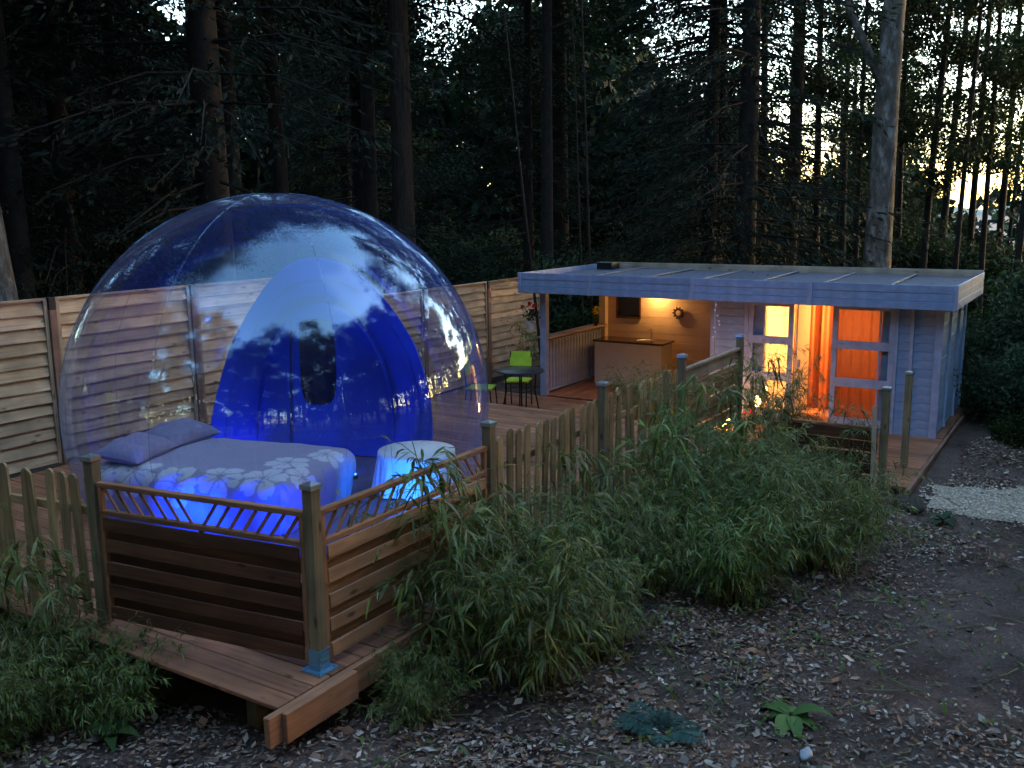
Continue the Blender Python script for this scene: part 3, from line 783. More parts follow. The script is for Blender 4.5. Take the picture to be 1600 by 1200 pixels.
V = np.stack([PX, PY, PZ], -1).reshape(-1, 3); i = np.arange(nx_ * ny_).reshape(ny_, nx_)
F = np.stack([i[:-1, :-1], i[:-1, 1:], i[1:, 1:], i[1:, :-1]], -1).reshape(-1, 4)
add('cover', mesh_np('cover', V, F, 'bed_print', tint=T.reshape(-1, 3), smooth=True), bed)
V, F = superbox(BL - .12, BWd - .12, BH - .06, 64, 24); add('mattress', mesh_np('mattress', V + np.array([0, 0, BH / 2 - .03]), F, 'sheet_lavender', smooth=True), bed)
def pillow(a, b, z, rz, label, tiltx, sx=.68, sy=.46, h=.24):
    n1, n2 = 44, 34
    u = np.linspace(-1, 1, n1); v = np.linspace(-1, 1, n2); Uu, Vv = np.meshgrid(u, v)
    pin = 1 - .09 * (np.abs(Uu) * (1 - np.abs(Vv)) * 0 + (1 - Vv ** 2) * 0 + np.abs(Uu) ** 2 * 0)
    X = sx / 2 * Uu * (1 - .07 * (1 - np.abs(Vv)) ** 0 * (1 - Vv ** 2) * np.abs(Uu) ** 3); Y = sy / 2 * Vv * (1 - .1 * (1 - Uu ** 2) * np.abs(Vv) ** 3)
    Z = h / 2 * ((1 - np.abs(Uu) ** 2.4) * (1 - np.abs(Vv) ** 2.4)) ** .55
    Z2 = Z * (1 + .14 * np.sin(Uu * 9 + Vv * 4 + 2 * np.sin(Vv * 3)) * (1 - np.abs(Uu) * .7) + .07 * np.sin(Vv * 13 + Uu * 5))
    P = np.concatenate([np.stack([X, Y, Z2], -1).reshape(-1, 3), np.stack([X, Y, -Z * .8], -1).reshape(-1, 3)])
    i = np.arange(n1 * n2).reshape(n2, n1); f = np.stack([i[:-1, :-1], i[:-1, 1:], i[1:, 1:], i[1:, :-1]], -1).reshape(-1, 4)
    F = np.concatenate([f, f[:, ::-1] + n1 * n2])
    o = add('pillow', mesh_np('pillow', P, F, 'sheet_lavender', smooth=True))
    o.location = wor(a, b, z); o.rotation_euler = (tiltx, 0, YAW + rz)
    return tag(o, label, 'pillow', 'pillows on the bed')
hd = Vector((1.94, 3.0, 0)) - U2 * .74
wv = Vector((-U2.y, U2.x, 0))                      # towards the back side of the bed
p1 = hd - wv * .30; p2 = hd + wv * .34
pillow(p1.x, p1.y, .59, RZB + math.pi / 2 + .1, 'lavender pillow at the near corner of the bed', math.radians(8))
pillow(p2.x, p2.y, .59, RZB + math.pi / 2 - .12, 'lavender pillow at the far side of the bed', math.radians(8))

# round side table under a pale cloth
st_ = thing('side_table', 3.27, 1.78, .02, 'round side table under a pale cloth, glowing blue beside the bed', 'side table')
m = MB(); m.lathe([(.01, .40), (.36, .40), (.375, .39), (.375, .37), (.34, .365)], 40); m.build('table_top', 'white_cloth', st_)
V = []; nr = 120
for j in range(14):
    tt = j / 13
    for i in range(nr):
        an = 2 * math.pi * i / nr
        r = .378 + tt * (.045 + .028 * math.sin(an * 9) + .012 * math.sin(an * 23 + 1)); V.append((r * math.cos(an), r * math.sin(an), .404 - .385 * tt))
Fc = [(j * nr + i, (j + 1) * nr + i, (j + 1) * nr + (i + 1) % nr, j * nr + (i + 1) % nr) for j in range(13) for i in range(nr)]
k = len(V); V.append((0, 0, .406)); Fc3 = [(k, i, (i + 1) % nr) for i in range(nr)]
me = bpy.data.meshes.new('cloth'); me.from_pydata(V, [], Fc + Fc3); me.update(); me.polygons.foreach_set('use_smooth', np.ones(len(Fc) + len(Fc3), dtype=bool)); me.materials.append(MATS['white_cloth'])
add('cloth', me, st_)
m = MB(); m.tube([(0, 0, 0), (0, 0, .38)], .03, 10); m.build('leg', 'black_metal', st_)

# blue floor lights inside the bubble
def led(a, b, z, label, energy, aim, cone=115, color=(.004, .04, 1.0)):
    t = thing('floor_light', a, b, z, label, 'led light', 'blue floor lights in the bubble')
    m = MB(); m.lathe([(.001, 0), (.045, 0), (.045, .03), (.035, .04), (.001, .04)], 16); m.build('housing', 'black_metal', t)
    m = MB(); m.lathe([(.001, .041), (.032, .041), (.028, .05), (.001, .052)], 16); m.build('lens', 'lamp_blue', t)
    l = bpy.data.lights.new('blue_beam', 'SPOT'); l.color = color; l.energy = energy * LAMP; l.shadow_soft_size = .05; l.spot_size = math.radians(cone); l.spot_blend = .6
    o = bpy.data.objects.new('blue_beam', l); col.objects.link(o); o.location = wor(a, b, z + .10)
    o.rotation_euler = (wor(*aim) - o.location).to_track_quat('-Z', 'Y').to_euler()
led(.98, 2.6, .02, 'blue led light on the floor in front of the bed', 60, (1.6, 2.8, .1))
led(1.2, 1.5, .02, 'blue led light on the floor at the foot of the bed', 60, (1.9, 2.4, .1))
led(2.35, 1.22, .02, 'blue led light on the floor before the round table', 46, (3.2, 1.75, .2), color=(.012, .24, 1.0))
led(3.25, 2.6, .02, 'blue led light on the floor at the foot of the blue entrance panel', 6, (4.1, 3.3, .35), 110)
led(2.95, 3.9, .02, 'blue led light on the floor behind the bed', 8, (3.2, 4.4, .3), 110)

# ------------------------------------------------------------------ garden cabin
CA, CB = 9.91, 1.15
cab = thing('garden_cabin', CA, CB, ZL, 'low blue grey garden cabin with a flat roof and open lit porch', 'cabin')
def S(a, b, z): return (a - CA, b - CB, z - ZL)
FA, RA = 9.59, 12.5                      # front and rear faces of the roof edge
BL_, BR_ = 4.48, -2.17                   # its left and right faces
ZF0, ZF1 = 1.37, 1.70
# roof edge: three boards high, joined every so often
joints = [BL_, 3.18, 1.45, -.30, BR_]
for i in range(3):
    z = ZF0 + .055 + i * .11
    for j0, j1 in zip(joints[:-1], joints[1:]):
        piece(cab, 'fascia_board', j0 - j1 - .004, .107, .022, 'cabin_paint', S(FA + .006 * (i % 2), (j0 + j1) / 2, z), 'yz')
    piece(cab, 'fascia_board', RA - FA - .05, .107, .022, 'cabin_paint_lit_side', S((RA + FA) / 2 + .01, BR_ + .004 * (i % 2), z), 'xz')
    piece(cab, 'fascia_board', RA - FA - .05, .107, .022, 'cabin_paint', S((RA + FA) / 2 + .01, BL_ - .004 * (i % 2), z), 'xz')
piece(cab, 'fascia_light_block', BL_ - BR_ - .06, ZF1 - ZF0 - .02, .02, 'dark_shaded_wood', S(FA + .034, (BL_ + BR_) / 2, (ZF0 + ZF1) / 2), 'yz')  # unseen board added to keep porch lamp light from showing between the boards
for b in joints[1:-1]:
    piece(cab, 'cover_strip', ZF1 - ZF0 + .004, .07, .012, 'cabin_trim', S(FA - .018, b, (ZF0 + ZF1) / 2), 'zy')
piece(cab, 'cover_strip', ZF1 - ZF0 + .01, .05, .05, 'cabin_trim', S(FA - .005, BR_ - .003, (ZF0 + ZF1) / 2), 'zy')
piece(cab, 'cover_strip', ZF1 - ZF0 + .01, .05, .05, 'cabin_trim', S(FA - .005, BL_ + .003, (ZF0 + ZF1) / 2), 'zy')
piece(cab, 'roof_edge_board', BL_ - BR_ - .02, .26, .03, 'roof_board_wood', S(RA, (BL_ + BR_) / 2, 1.60), 'yz')
nsh = 7; w = (BL_ - BR_ - .06) / nsh
for i in range(nsh):
    b = BR_ + .03 + w * (i + .5)
    piece(cab, 'roof_sheet', RA - FA - .07, w + .02, .012, 'roof_felt', S((RA + FA) / 2, b, 1.595 + .012 * (i % 2)), 'xy', tilt=Matrix.Rotation(-.012, 4, 'Y'))
    if i: piece(cab, 'roof_batten', RA - FA - .09, .04, .02, 'roof_batten', S((RA + FA) / 2, b - w / 2, 1.628), 'xy', tilt=Matrix.Rotation(-.012, 4, 'Y'))
m = MB(); m.box((0, 0, .05), (.34, .3, .1)); m.box((0, 0, .11), (.38, .34, .02)); m.build('roof_vent', 'black_metal', cab, S(12.2, 4.15, 1.62))
piece(cab, 'ceiling_panel', 2.75, 6.5, .03, 'inner_wall', S(11.05, 1.15, 1.50), 'xy')
# walls of horizontal boards
def siding(b0, b1, a, z0, z1, mat, axis_='y', wd=.118, name='siding_board'):
    n = max(1, int(round((z1 - z0) / wd))); h = (z1 - z0) / n
    for i in range(n):
        z = z0 + h * (i + .5)
        if axis_ == 'y': piece(cab, name, abs(b1 - b0), h - .003, .022, mat, S(a + .003 * (i % 2), (b0 + b1) / 2, z), 'yz')
        else: piece(cab, name, abs(b1 - b0), h - .003, .022, mat, S((b0 + b1) / 2, a + .003 * (i % 2), z), 'xz')
ZT = 1.48
siding(1.2, .70, 9.92, ZL, ZT, 'cabin_paint')
siding(-1.42, -1.93, 9.92, ZL, ZT, 'cabin_paint')
siding(9.96, 12.25, -1.96, ZL, ZT, 'cabin_paint_lit_side', 'x')
siding(1.2, 4.2, 12.22, ZL, ZT, 'inner_wall', 'y', wd=.15)
siding(9.96, 12.2, 1.19, ZL, ZT, 'inner_wall', 'x', wd=.15)
siding(-1.93, 1.17, 12.22, ZL, ZT, 'room_wall', 'y', wd=.15)
piece(cab, 'lining_board', 2.2, ZT - ZL, .012, 'room_wall', S(11.1, -1.925, (ZT + ZL) / 2), 'xz')
piece(cab, 'lining_board', 2.2, ZT - ZL, .012, 'room_wall', S(11.1, 1.165, (ZT + ZL) / 2), 'xz')
piece(cab, 'lining_board', .54, ZT - ZL, .012, 'room_wall', S(9.96, .925, (ZT + ZL) / 2), 'yz')  # unseen sheet added to stop room light leaking through the siding gaps
piece(cab, 'lining_board', .58, ZT - ZL, .012, 'room_wall', S(9.96, -1.67, (ZT + ZL) / 2), 'yz')  # second unseen sheet added against the same leak, right of the orange window
piece(cab, 'floor_slab', 2.2, 3.1, .02, 'porch_floor_wood', S(11.06, -.38, ZL + .012), 'xy')
for b, wd in ((1.22, .07), (.70, .07), (-1.96, .1), (-1.42, .05), (-1.62, .05)):
    piece(cab, 'corner_board', ZT - ZL, wd, .03, 'cabin_trim', S(9.895, b, (ZT + ZL) / 2), 'zy')
piece(cab, 'corner_board', ZT - ZL, .1, .03, 'cabin_paint_lit_side', S(9.95, -1.985, (ZT + ZL) / 2), 'zx')
for a in (10.75, 11.6, 12.22): piece(cab, 'corner_board', ZT - ZL, .08, .03, 'cabin_paint_lit_side', S(a, -1.985, (ZT + ZL) / 2), 'zx')
# windows: two columns, four rows
def cabin_window(b0, b1, bm, curtain_mat, label):
    w_ = b0 - b1
    m = MB(); zc = (ZT + ZL) / 2; H = ZT - ZL
    for b, ww in ((b0 - .035, .07), (b1 + .035, .07)): m.box((0, b - b0, 0), (.05, ww, H))
    rows = [1.31, .88, .75, .33, .20, -.20]
    rails = [(1.30, ZT), (.745, .86), (.20, .325), (-.32, -.25), (ZL, -.32)]
    for z0, z1 in rails: m.box((0, -w_ / 2, (z0 + z1) / 2 - zc), (.046, w_ - .14, z1 - z0))
    m.box((0, bm - b0, 0), (.044, .02, H))
    fr = m.build('window', 'cabin_trim', cab, S(9.90, b0, zc)); fr['label'] = label
    for z0, z1 in ((.86, 1.30), (.325, .745), (-.25, .20)):
        for c0, c1, lit in ((b0 - .07, bm + .01, False), (bm - .01, b1 + .07, True)):
            piece(fr, 'pane', c0 - c1, z1 - z0, .006, 'window_glass', (.004, (c0 + c1) / 2 - b0, (z0 + z1) / 2 - zc), 'yz')
    return fr
def trans(name, color, mixf=.5):
    m, n, out = new_mat(name)
    t = N(n, 'ShaderNodeBsdfTranslucent'); d = N(n, 'ShaderNodeBsdfDiffuse'); t.inputs['Color'].default_value = (*color, 1); d.inputs['Color'].default_value = (*color, 1)
    ms = N(n, 'ShaderNodeMixShader'); ms.inputs[0].default_value = mixf; n.links.new(d.outputs[0], ms.inputs[1]); n.links.new(t.outputs[0], ms.inputs[2]); n.links.new(ms.outputs[0], out.inputs['Surface'])
trans('curtain_cream', (.95, .82, .6)); trans('curtain_red', (.36, .12, .055))
def folded(name, mat, parent, b0, b1, a, z0, z1, amp=.012, fr=38):
    n = 60; V = []; F = []
    for i in range(n + 1):
        b = b0 + (b1 - b0) * i / n; da = amp * math.sin(fr * b) + amp * .5 * math.sin(fr * 2.3 * b + 1)
        for z in (z0, z1): V.append((a + da, b, z))
    F = [(2 * i, 2 * i + 1, 2 * i + 3, 2 * i + 2) for i in range(n)]
    return add(name, mesh_np(name, V, F, mat, smooth=True), parent)
w1 = cabin_window(.66, .0, .425, 'curtain_cream', 'tall window with bright yellow lit panes left of the doorway')
w2 = cabin_window(-.56, -1.40, -1.20, 'curtain_red', 'tall window with dim orange panes right of the doorway')
zc = (ZT + ZL) / 2
folded('curtain', 'curtain_cream', w1, -.255, -.66, .05, ZL - zc, ZT - zc)
folded('blind', 'cabin_paint', w1, -.0, -.24, .045, ZL - zc, ZT - zc, amp=.001)
folded('curtain', 'curtain_red', w2, .0, -.66, .05, ZL - zc, ZT - zc)
folded('blind', 'cabin_paint', w2, -.655, -.84, .045, ZL - zc, ZT - zc, amp=.001)
# doorway
piece(cab, 'door_lintel', .56, .07, .06, 'cabin_trim', S(9.93, -.28, 1.44), 'yz')
dl = piece(cab, 'door', ZT - ZL - .08, .62, .035, 'room_wall', S(10.28, -.035, zc - .02), 'zx', tilt=Matrix.Rotation(math.radians(-1), 4, 'Z'))
piece(dl, 'handle', .12, .03, .03, 'steel', (-.05, -.24, -.035), 'xy')
folded('door_curtain', 'orange_curtain', cab, .30 - CB, -.62 - CB, 11.0 - CA, .03, ZT - ZL, amp=.035, fr=24)
# porch
piece(cab, 'porch_post', ZT - ZL - .02, .115, .115, 'cabin_trim', S(9.95, 4.22, zc), 'zx')
piece(cab, 'porch_post', ZT - ZL - .02, .13, .13, 'inner_wall', S(12.12, 4.2, zc), 'zx')
b = 1.28
while b < 4.25:
    piece(cab, 'porch_floor_board', 2.22, .117, .02, 'porch_floor_wood', S(11.07, b, ZL + .012), 'xy', jit=.0004); b += .121
rl = piece(cab, 'porch_railing', 2.05, .07, .03, 'cabin_trim', S(11.03, 4.22, .52), 'xy')
piece(rl, 'bottom_rail', 2.05, .06, .03, 'cabin_trim', (0, 0, -.86), 'xy')
piece(rl, 'counter', 2.14, .26, .03, 'rail_top_wood', (0, .02, .06), 'xy')
for i in range(19): piece(rl, 'baluster', .83, .075, .018, 'cabin_trim', (-.98 + i * .109, 0, -.43), 'zx')

# sink bar on the porch
bar = thing('sink_bar', 11.62, 3.35, ZL, 'pale fronted sink bar with dark worktop against the porch wall', 'bar counter')
piece(bar, 'front_panel', 1.3, .78, .02, 'bar_front', (-.24, 0, .39), 'yz')
for s in (-1, 1): piece(bar, 'side_panel', .48, .78, .02, 'bar_front', (0, .64 * s, .39), 'xz')
piece(bar, 'worktop', 1.36, .56, .035, 'bar_top', (0, 0, .80), 'yx')
m = MB(); m.lathe([(.15, .005), (.16, .012), (.15, .012), (.13, .002)], 24, cap=False); m.build('sink', 'steel', bar, (-.03, -.25, .818))
m = MB(); m.tube([(0, 0, 0), (0, 0, .16), (-.02, 0, .2), (-.08, 0, .2), (-.1, 0, .17)], .011, 8); m.build('tap', 'steel', bar, (.13, -.30, .818))
# dark board and ornament on the porch wall
t = thing('dark_board', 12.19, 3.72, .72, 'dark board hanging on the porch back wall left of the lamp', 'board')
piece(t, 'panel', .46, .58, .02, 'dark_glass', (0, 0, .29), 'yz')
for s in (-1, 1): piece(t, 'frame_strip', .58, .03, .03, 'dark_shaded_wood', (-.004, s * .235, .29), 'zy')
for z in (0, .58): piece(t, 'frame_strip', .5, .03, .03, 'dark_shaded_wood', (-.004, 0, z), 'yz')
t = thing('wall_ornament', 12.18, 2.72, .86, 'small dark round ornament on the porch back wall', 'ornament')
m = MB(); m.lathe([(.05, -.012), (.085, -.012), (.09, 0), (.085, .012), (.05, .012)], 20, cap=False)
o = m.build('ring', 'ornament_dark', t, (-.02, 0, 0)); o.rotation_euler = (0, math.pi / 2, 0)
m = MB()
for i in range(10):
    an = i * math.pi / 5; m.tube([(0, .085 * math.cos(an), .085 * math.sin(an)), (0, .112 * math.cos(an), .112 * math.sin(an))], [.02, .012], 5)
m.build('rays', 'ornament_dark', t, (-.02, 0, 0))
# porch lamp
t = thing('wall_lamp', 12.16, 3.12, 1.16, 'glowing wall lamp under the porch roof beside the dark board', 'lamp')
m = MB(); m.box((.02, 0, .05), (.03, .12, .1)); m.tube([(0, 0, .05), (-.08, 0, .08), (-.11, 0, .1)], .012, 8); m.build('bracket', 'black_metal', t)
m = MB(); m.lathe([(.1, .06), (.035, .15), (.03, .17)], 20, cap=False); m.build('shade', 'white_pot', t, (-.12, 0, 0))
m = MB(); m.lathe([(.001, 0), (.03, .01), (.04, .04), (.03, .075), (.001, .09)], 14); m.build('bulb', 'lamp_warm', t, (-.12, 0, .03))
point('lamp_glow', wor(12.02, 3.12, 1.18), (1, .48, .13), 10, .05)
# lamps inside the rooms
def ceiling_lamp(a, b, z, label, energy, color):
    t = thing('ceiling_lamp', a, b, z, label, 'lamp', 'lamps inside the cabin')
    m = MB(); m.lathe([(.001, -.05), (.06, -.04), (.075, 0), (.05, .03), (.001, .04)], 18); m.build('globe', 'lamp_warm', t)
    m = MB(); m.tube([(0, 0, .03), (0, 0, 1.48 - z)], .006, 6); m.build('cord', 'black_metal', t)
    point('room_glow', wor(a - .0, b, z - .10), color, energy, .07)
ceiling_lamp(10.75, .45, 1.22, 'lamp behind the bright yellow window', 140, (1, .52, .15))
ceiling_lamp(10.55, -.85, 1.22, 'lamp behind the dim orange window', 17, (1, .56, .22))
# hanging shell string
t = thing('hanging_ornament', FA - .03, 1.06, .72, 'string of small white shells hanging from the roof edge', 'ornament')
m = MB(); m.tube([(0, 0, .64), (0, .01, .4), (0, -.005, .1)], .003, 5); m.build('string', 'shell_white', t)
for i, (dy, z) in enumerate(((0, .60), (.015, .52), (-.03, .44), (-.05, .36), (-.06, .31), (.02, .26), (.0, .2), (.03, .12))):
    m = MB(); m.lathe([(.001, -.02), (.014, -.008), (.018, .004), (.001, .016)], 8); m.build('shell', 'shell_white', t, (0, dy, z))

# ------------------------------------------------------------------ leaves: shared generators
def unit(v): return v / np.maximum(np.linalg.norm(v, axis=-1, keepdims=True), 1e-9)
def leaf_quads(P, Dv, Wv, ln, wd):
    """diamond leaves: base, left, tip, right"""
    P = P[:, None, :]; Dv = unit(Dv)[:, None, :] * ln[:, None, None]; Wv = unit(Wv)[:, None, :] * wd[:, None, None]
    q = np.concatenate([P, P + Dv * .45 + Wv, P + Dv, P + Dv * .45 - Wv], 1)
    F = np.arange(len(P) * 4).reshape(-1, 4)
    return q.reshape(-1, 3), F
def blade_tris(P, Dv, Wv, ln, wd, droop):
    """lance-shaped blades of four triangles, bending down towards the tip"""
    n = len(P); D_ = unit(Dv); W_ = unit(np.cross(D_, unit(np.cross(Wv, D_)))) if False else unit(Wv)
    dn = np.array([0, 0, -1.0])[None]
    p0 = P; p1 = P + D_ * (ln * .38)[:, None] + dn * (droop * ln * .10)[:, None]; p2 = P + D_ * (ln * .72)[:, None] + dn * (droop * ln * .36)[:, None]; p3 = P + D_ * (ln * .95)[:, None] + dn * (droop * ln * .78)[:, None]
    a, b = p1 + W_ * wd[:, None], p1 - W_ * wd[:, None]; c, d = p2 + W_ * (wd * .62)[:, None], p2 - W_ * (wd * .62)[:, None]
    V = np.stack([p0, a, b, c, d, p3], 1).reshape(-1, 3)
    f = np.array([[0, 2, 1], [1, 2, 4], [1, 4, 3], [3, 4, 5]])
    F = (f[None] + np.arange(n)[:, None, None] * 6).reshape(-1, 3)
    return V, F
def tints(n, cols, jit=.25, per=1, r=None):
    r = r or rng
    cols = np.array(cols); c = cols[r.integers(0, len(cols), n)] * (1 + r.normal(0, jit, (n, 1)))
    return np.repeat(np.clip(c, .004, .9), per, axis=0)
def rand_dirs(n, r=None):
    r = r or rng
    return unit(r.normal(0, 1, (n, 3)))

# ------------------------------------------------------------------ bamboo
BG_COLS = [(.115, .165, .032), (.150, .195, .036), (.080, .130, .030), (.190, .180, .045), (.095, .150, .036)]
def bamboo_meshes(h, spread, nculm, seed, leafscale=1.0, dens=1.0):
    r = np.random.default_rng(seed); m = MB(); P = []; Dl = []
    for c in range(nculm):
        an = r.uniform(0, 2 * np.pi); br = r.uniform(0, spread * .28)
        b0 = np.array([br * np.cos(an), br * np.sin(an), 0]); hh = h * r.uniform(.62, 1.08)
        la = an + r.normal(0, .7); lean = spread * r.uniform(.35, 1.0)
        pts = []
        for i in range(9):
            t = i / 8; out = lean * t ** 2.1; z = hh * (t - .16 * t ** 3.2 * (lean / max(h, .1)))
            if t > .75: z -= hh * .35 * (t - .75) ** 1.4 * r.uniform(.5, 1.2)
            pts.append(b0 + np.array([np.cos(la) * out, np.sin(la) * out, z]))
        m.tube(pts, [.0065 * (1 - .75 * i / 8) for i in range(9)], 5)
        pts = np.array(pts)
        ntw = int(24 * dens)
        for k in range(ntw):
            t = r.uniform(.2, 1.0); i = min(int(t * 8), 7); f = t * 8 - i; p = pts[i] * (1 - f) + pts[i + 1] * f
            ta = r.uniform(0, 2 * np.pi); L = r.uniform(.12, .42) * (1.15 - .55 * t) * min(1, h)
            tip = p + np.array([np.cos(ta) * L, np.sin(ta) * L, r.uniform(-.3, .45) * L])
            mid = (p + tip) / 2 + np.array([0, 0, .12 * L])
            if r.random() < .5: m.tube([p, mid, tip], [.0022, .0016, .0008], 3, cap=False)
            nl = r.integers(5, 10)
            for q in range(nl):
                s = r.uniform(.25, 1.0); pp = (p * (1 - s) + mid * s) if s < .5 else (mid * (1 - s) + tip * s)
                P.append(pp); d = tip - p; d = d / (np.linalg.norm(d) + 1e-6) + r.normal(0, .55, 3); d[2] -= .25; Dl.append(d)
    P = np.array(P); Dl = np.array(Dl); n = len(P)
    Wd = np.cross(unit(Dl), np.array([0, 0, 1.0])[None]) + r.normal(0, .35, (n, 3))
    ln = r.uniform(.055, .125, n) * leafscale; V, F = blade_tris(P, Dl, Wd, ln, ln * r.uniform(.045, .075, n), r.uniform(.1, 1.0, n))
    tn = tints(n, BG_COLS, .28, 6, r); dry = r.random(n) < .04
    tn.reshape(n, 6, 3)[dry] = np.array([.22, .2, .1])
    return m.mesh('culms', 'culm'), mesh_np('leaves', V, F, 'bamboo_leaf', tint=tn)
BM = [bamboo_meshes(1.5, .75, 26, 11), bamboo_meshes(1.35, .85, 28, 12), bamboo_meshes(1.1, .8, 26, 13), bamboo_meshes(1.7, .6, 22, 14), bamboo_meshes(1.0, .25, 4, 15, 1.1, .8)]
def bamboo(v, a, b, rz, sc, label, group='bamboo clumps along the deck fence', z=None, name='bamboo_clump'):
    x, y = wxy(a, b); z = float(gz(x, y)) - .02 if z is None else z
    t = empty(name, (x, y, z), rz, label, 'bamboo', group); t.scale = (sc,) * 3
    add('culms', BM[v][0], t); tag(add('leaves', BM[v][1], t), kind='stuff')
    return t
bl = [
    (1, 1.22, -.86, 0, .98, 'bright drooping bamboo clump nearest the middle of the picture, below the picket fence'),
    (4, 1.35, -.35, 2, 1.3, 'thin bamboo stems leaning against the reddish trellis panel'),
    (4, 1.25, -.12, 1.0, 1.75, 'tall thin bamboo sprig rising over the trellis panel before the round table'),
    (4, .85, -.06, 2.6, 1.7, 'thin bamboo sprig arching over the trellis rail left of the round table'),
    (1, 1.85, -.45, 4, .85, 'bamboo clump covering the foot of the post right of the trellis panel'),
    (2, .35, -.45, 3, .5, 'small bamboo tuft beside the blue post shoe'),
    (0, 2.4, -.7, 1, .76, 'bamboo clump before the first pickets'),
    (2, 1.95, -.95, 5, .7, 'low bamboo clump in front of the first pickets'),
    (1, 3.15, -.8, 5.5, .84, 'bamboo clump before the middle of the picket fence'),
    (0, 3.9, -.65, 0.6, .88, 'bamboo clump hiding the post in the middle of the picket fence'),
    (3, 4.6, -.5, 2.7, .95, 'upright bamboo clump covering the far pickets'),
    (1, 4.1, -1.25, 3.3, .95, 'wide bamboo clump in the middle of the long bamboo bank'),
    (0, 4.9, -1.0, 4.6, .95, 'thick bamboo clump under the garden lantern glow'),
    (2, 3.4, -1.35, .4, 1.0, 'low spreading bamboo clump at the front of the bank'),
    (2, 4.5, -1.85, 2.2, 1.0, 'low spreading bamboo clump at the front right of the bank'),
    (1, 5.3, -1.45, 1.2, .75, 'bamboo clump between the bank and the dark panel'),
    (0, 5.85, -.95, 3.9, .62, 'bamboo clump below the slatted panel'),
    (2, 5.6, -1.95, 5.2, .6, 'low bamboo clump at the right end of the bank'),
    (2, 6.7, -1.15, 0, .62, 'bamboo clump left of the low dark panel'),
    (3, 7.35, -.55, 2, 1.0, 'tall bamboo clump in front of the open doorway'),
    (2, 7.75, -.75, 3, .8, 'bamboo clump between the doorway and the low dark panel'),
    (4, 7.25, .05, 4, 1.35, 'thin bamboo sprig in front of the yellow window'),
    (4, 7.1, -1.55, 1, 1.15, 'thin bamboo sprig arching over the low dark panel'),
    (4, 2.6, -.45, .7, 1.5, 'tall bamboo stems feathering up before the first pickets'),
    (4, 3.5, -.5, 2.9, 1.6, 'tall bamboo stems rising before the middle pickets'),
    (4, 4.9, -.6, 5.1, 1.75, 'tall bamboo stems rising before the slatted panel'),
    (4, 6.5, -.55, 1.9, 1.7, 'tall bamboo stems between the slatted panel and the doorway'),
    (4, 3.8, -1.5, 4.4, 1.2, 'bamboo stems leaning out of the front of the bank'),
    (4, 1.0, -1.0, 3.6, 1.25, 'bamboo stems drooping out of the bright clump'),
    (2, 6.25, -1.55, 1, .42, 'small bamboo clump before the low dark panel'),
]
for x in bl: bamboo(*x)
bamboo(2, 8.9, 1.95, 1, .85, 'grey green bamboo clump behind the picket fence, before the sink bar', z=ZL)
bamboo(4, -.85, 2.35, 0, 1.55, 'tall sparse bamboo stem before the left picket fence', group='plants at the left edge')
bamboo(4, -.7, 1.85, 2.4, 1.3, 'sparse bamboo stem left of the dark trellis panel', group='plants at the left edge')
bamboo(2, -1.0, 1.6, 3.4, .7, 'low bushy bamboo clump before the dark trellis panel', group='plants at the left edge')
bamboo(1, -1.35, 1.45, 5.0, .55, 'bright low bamboo clump at the bottom left corner', group='plants at the left edge')
bamboo(2, -1.2, 2.0, 1.4, .6, 'low dark bamboo clump at the left picture edge', group='plants at the left edge')
bamboo(4, 11.3, 5.4, 1.4, 1.2, 'thin bamboo sprig rising beside the bubble above the tall fence', group='plants behind the fence', z=ZL)

# broad leaved plants, ferns
def broad_plant(a, b, rz, n, L, label, cols, name='broad_leaf_plant', up=.55, cat='plant', group=None, seed=1):
    r = np.random.default_rng(seed); x, y = wxy(a, b); t = empty(name, (x, y, float(gz(x, y)) - .01), rz, label, cat, group)
    for i in range(n):
        an = 2 * np.pi * i / n + r.normal(0, .3); el = up + r.normal(0, .2); ln = L * r.uniform(.65, 1.1); wd = ln * r.uniform(.16, .22)
        V = []; F = []; m_ = 9
        for k in range(m_ + 1):
            s = k / m_; w_ = wd * np.sin(np.pi * min(1, s ** .8)) * (1 if k < m_ else 0) + .003; rr = ln * s * np.cos(el * (1 - .6 * s)); z = ln * s * np.sin(el) - .55 * ln * s ** 2.4 + .05
            for q in (-1, 0, 1): V.append((rr * np.cos(an) - q * w_ * np.sin(an), rr * np.sin(an) + q * w_ * np.cos(an), z + (abs(q)) * w_ * .35))
        for k in range(m_):
            for q in range(2): F.append((k * 3 + q, k * 3 + q + 1, k * 3 + q + 4, k * 3 + q + 3))
        c = np.array(cols[r.integers(0, len(cols))]) * r.uniform(.75, 1.25)
        add('leaf', mesh_np('leaf', V, F, 'leaf', tint=np.tile(c, (len(V), 1)), smooth=True), t)
    m = MB(); m.tube([(0, 0, 0), (0, 0, .08)], .012, 6); m.build('stem', 'stem', t)
    return t
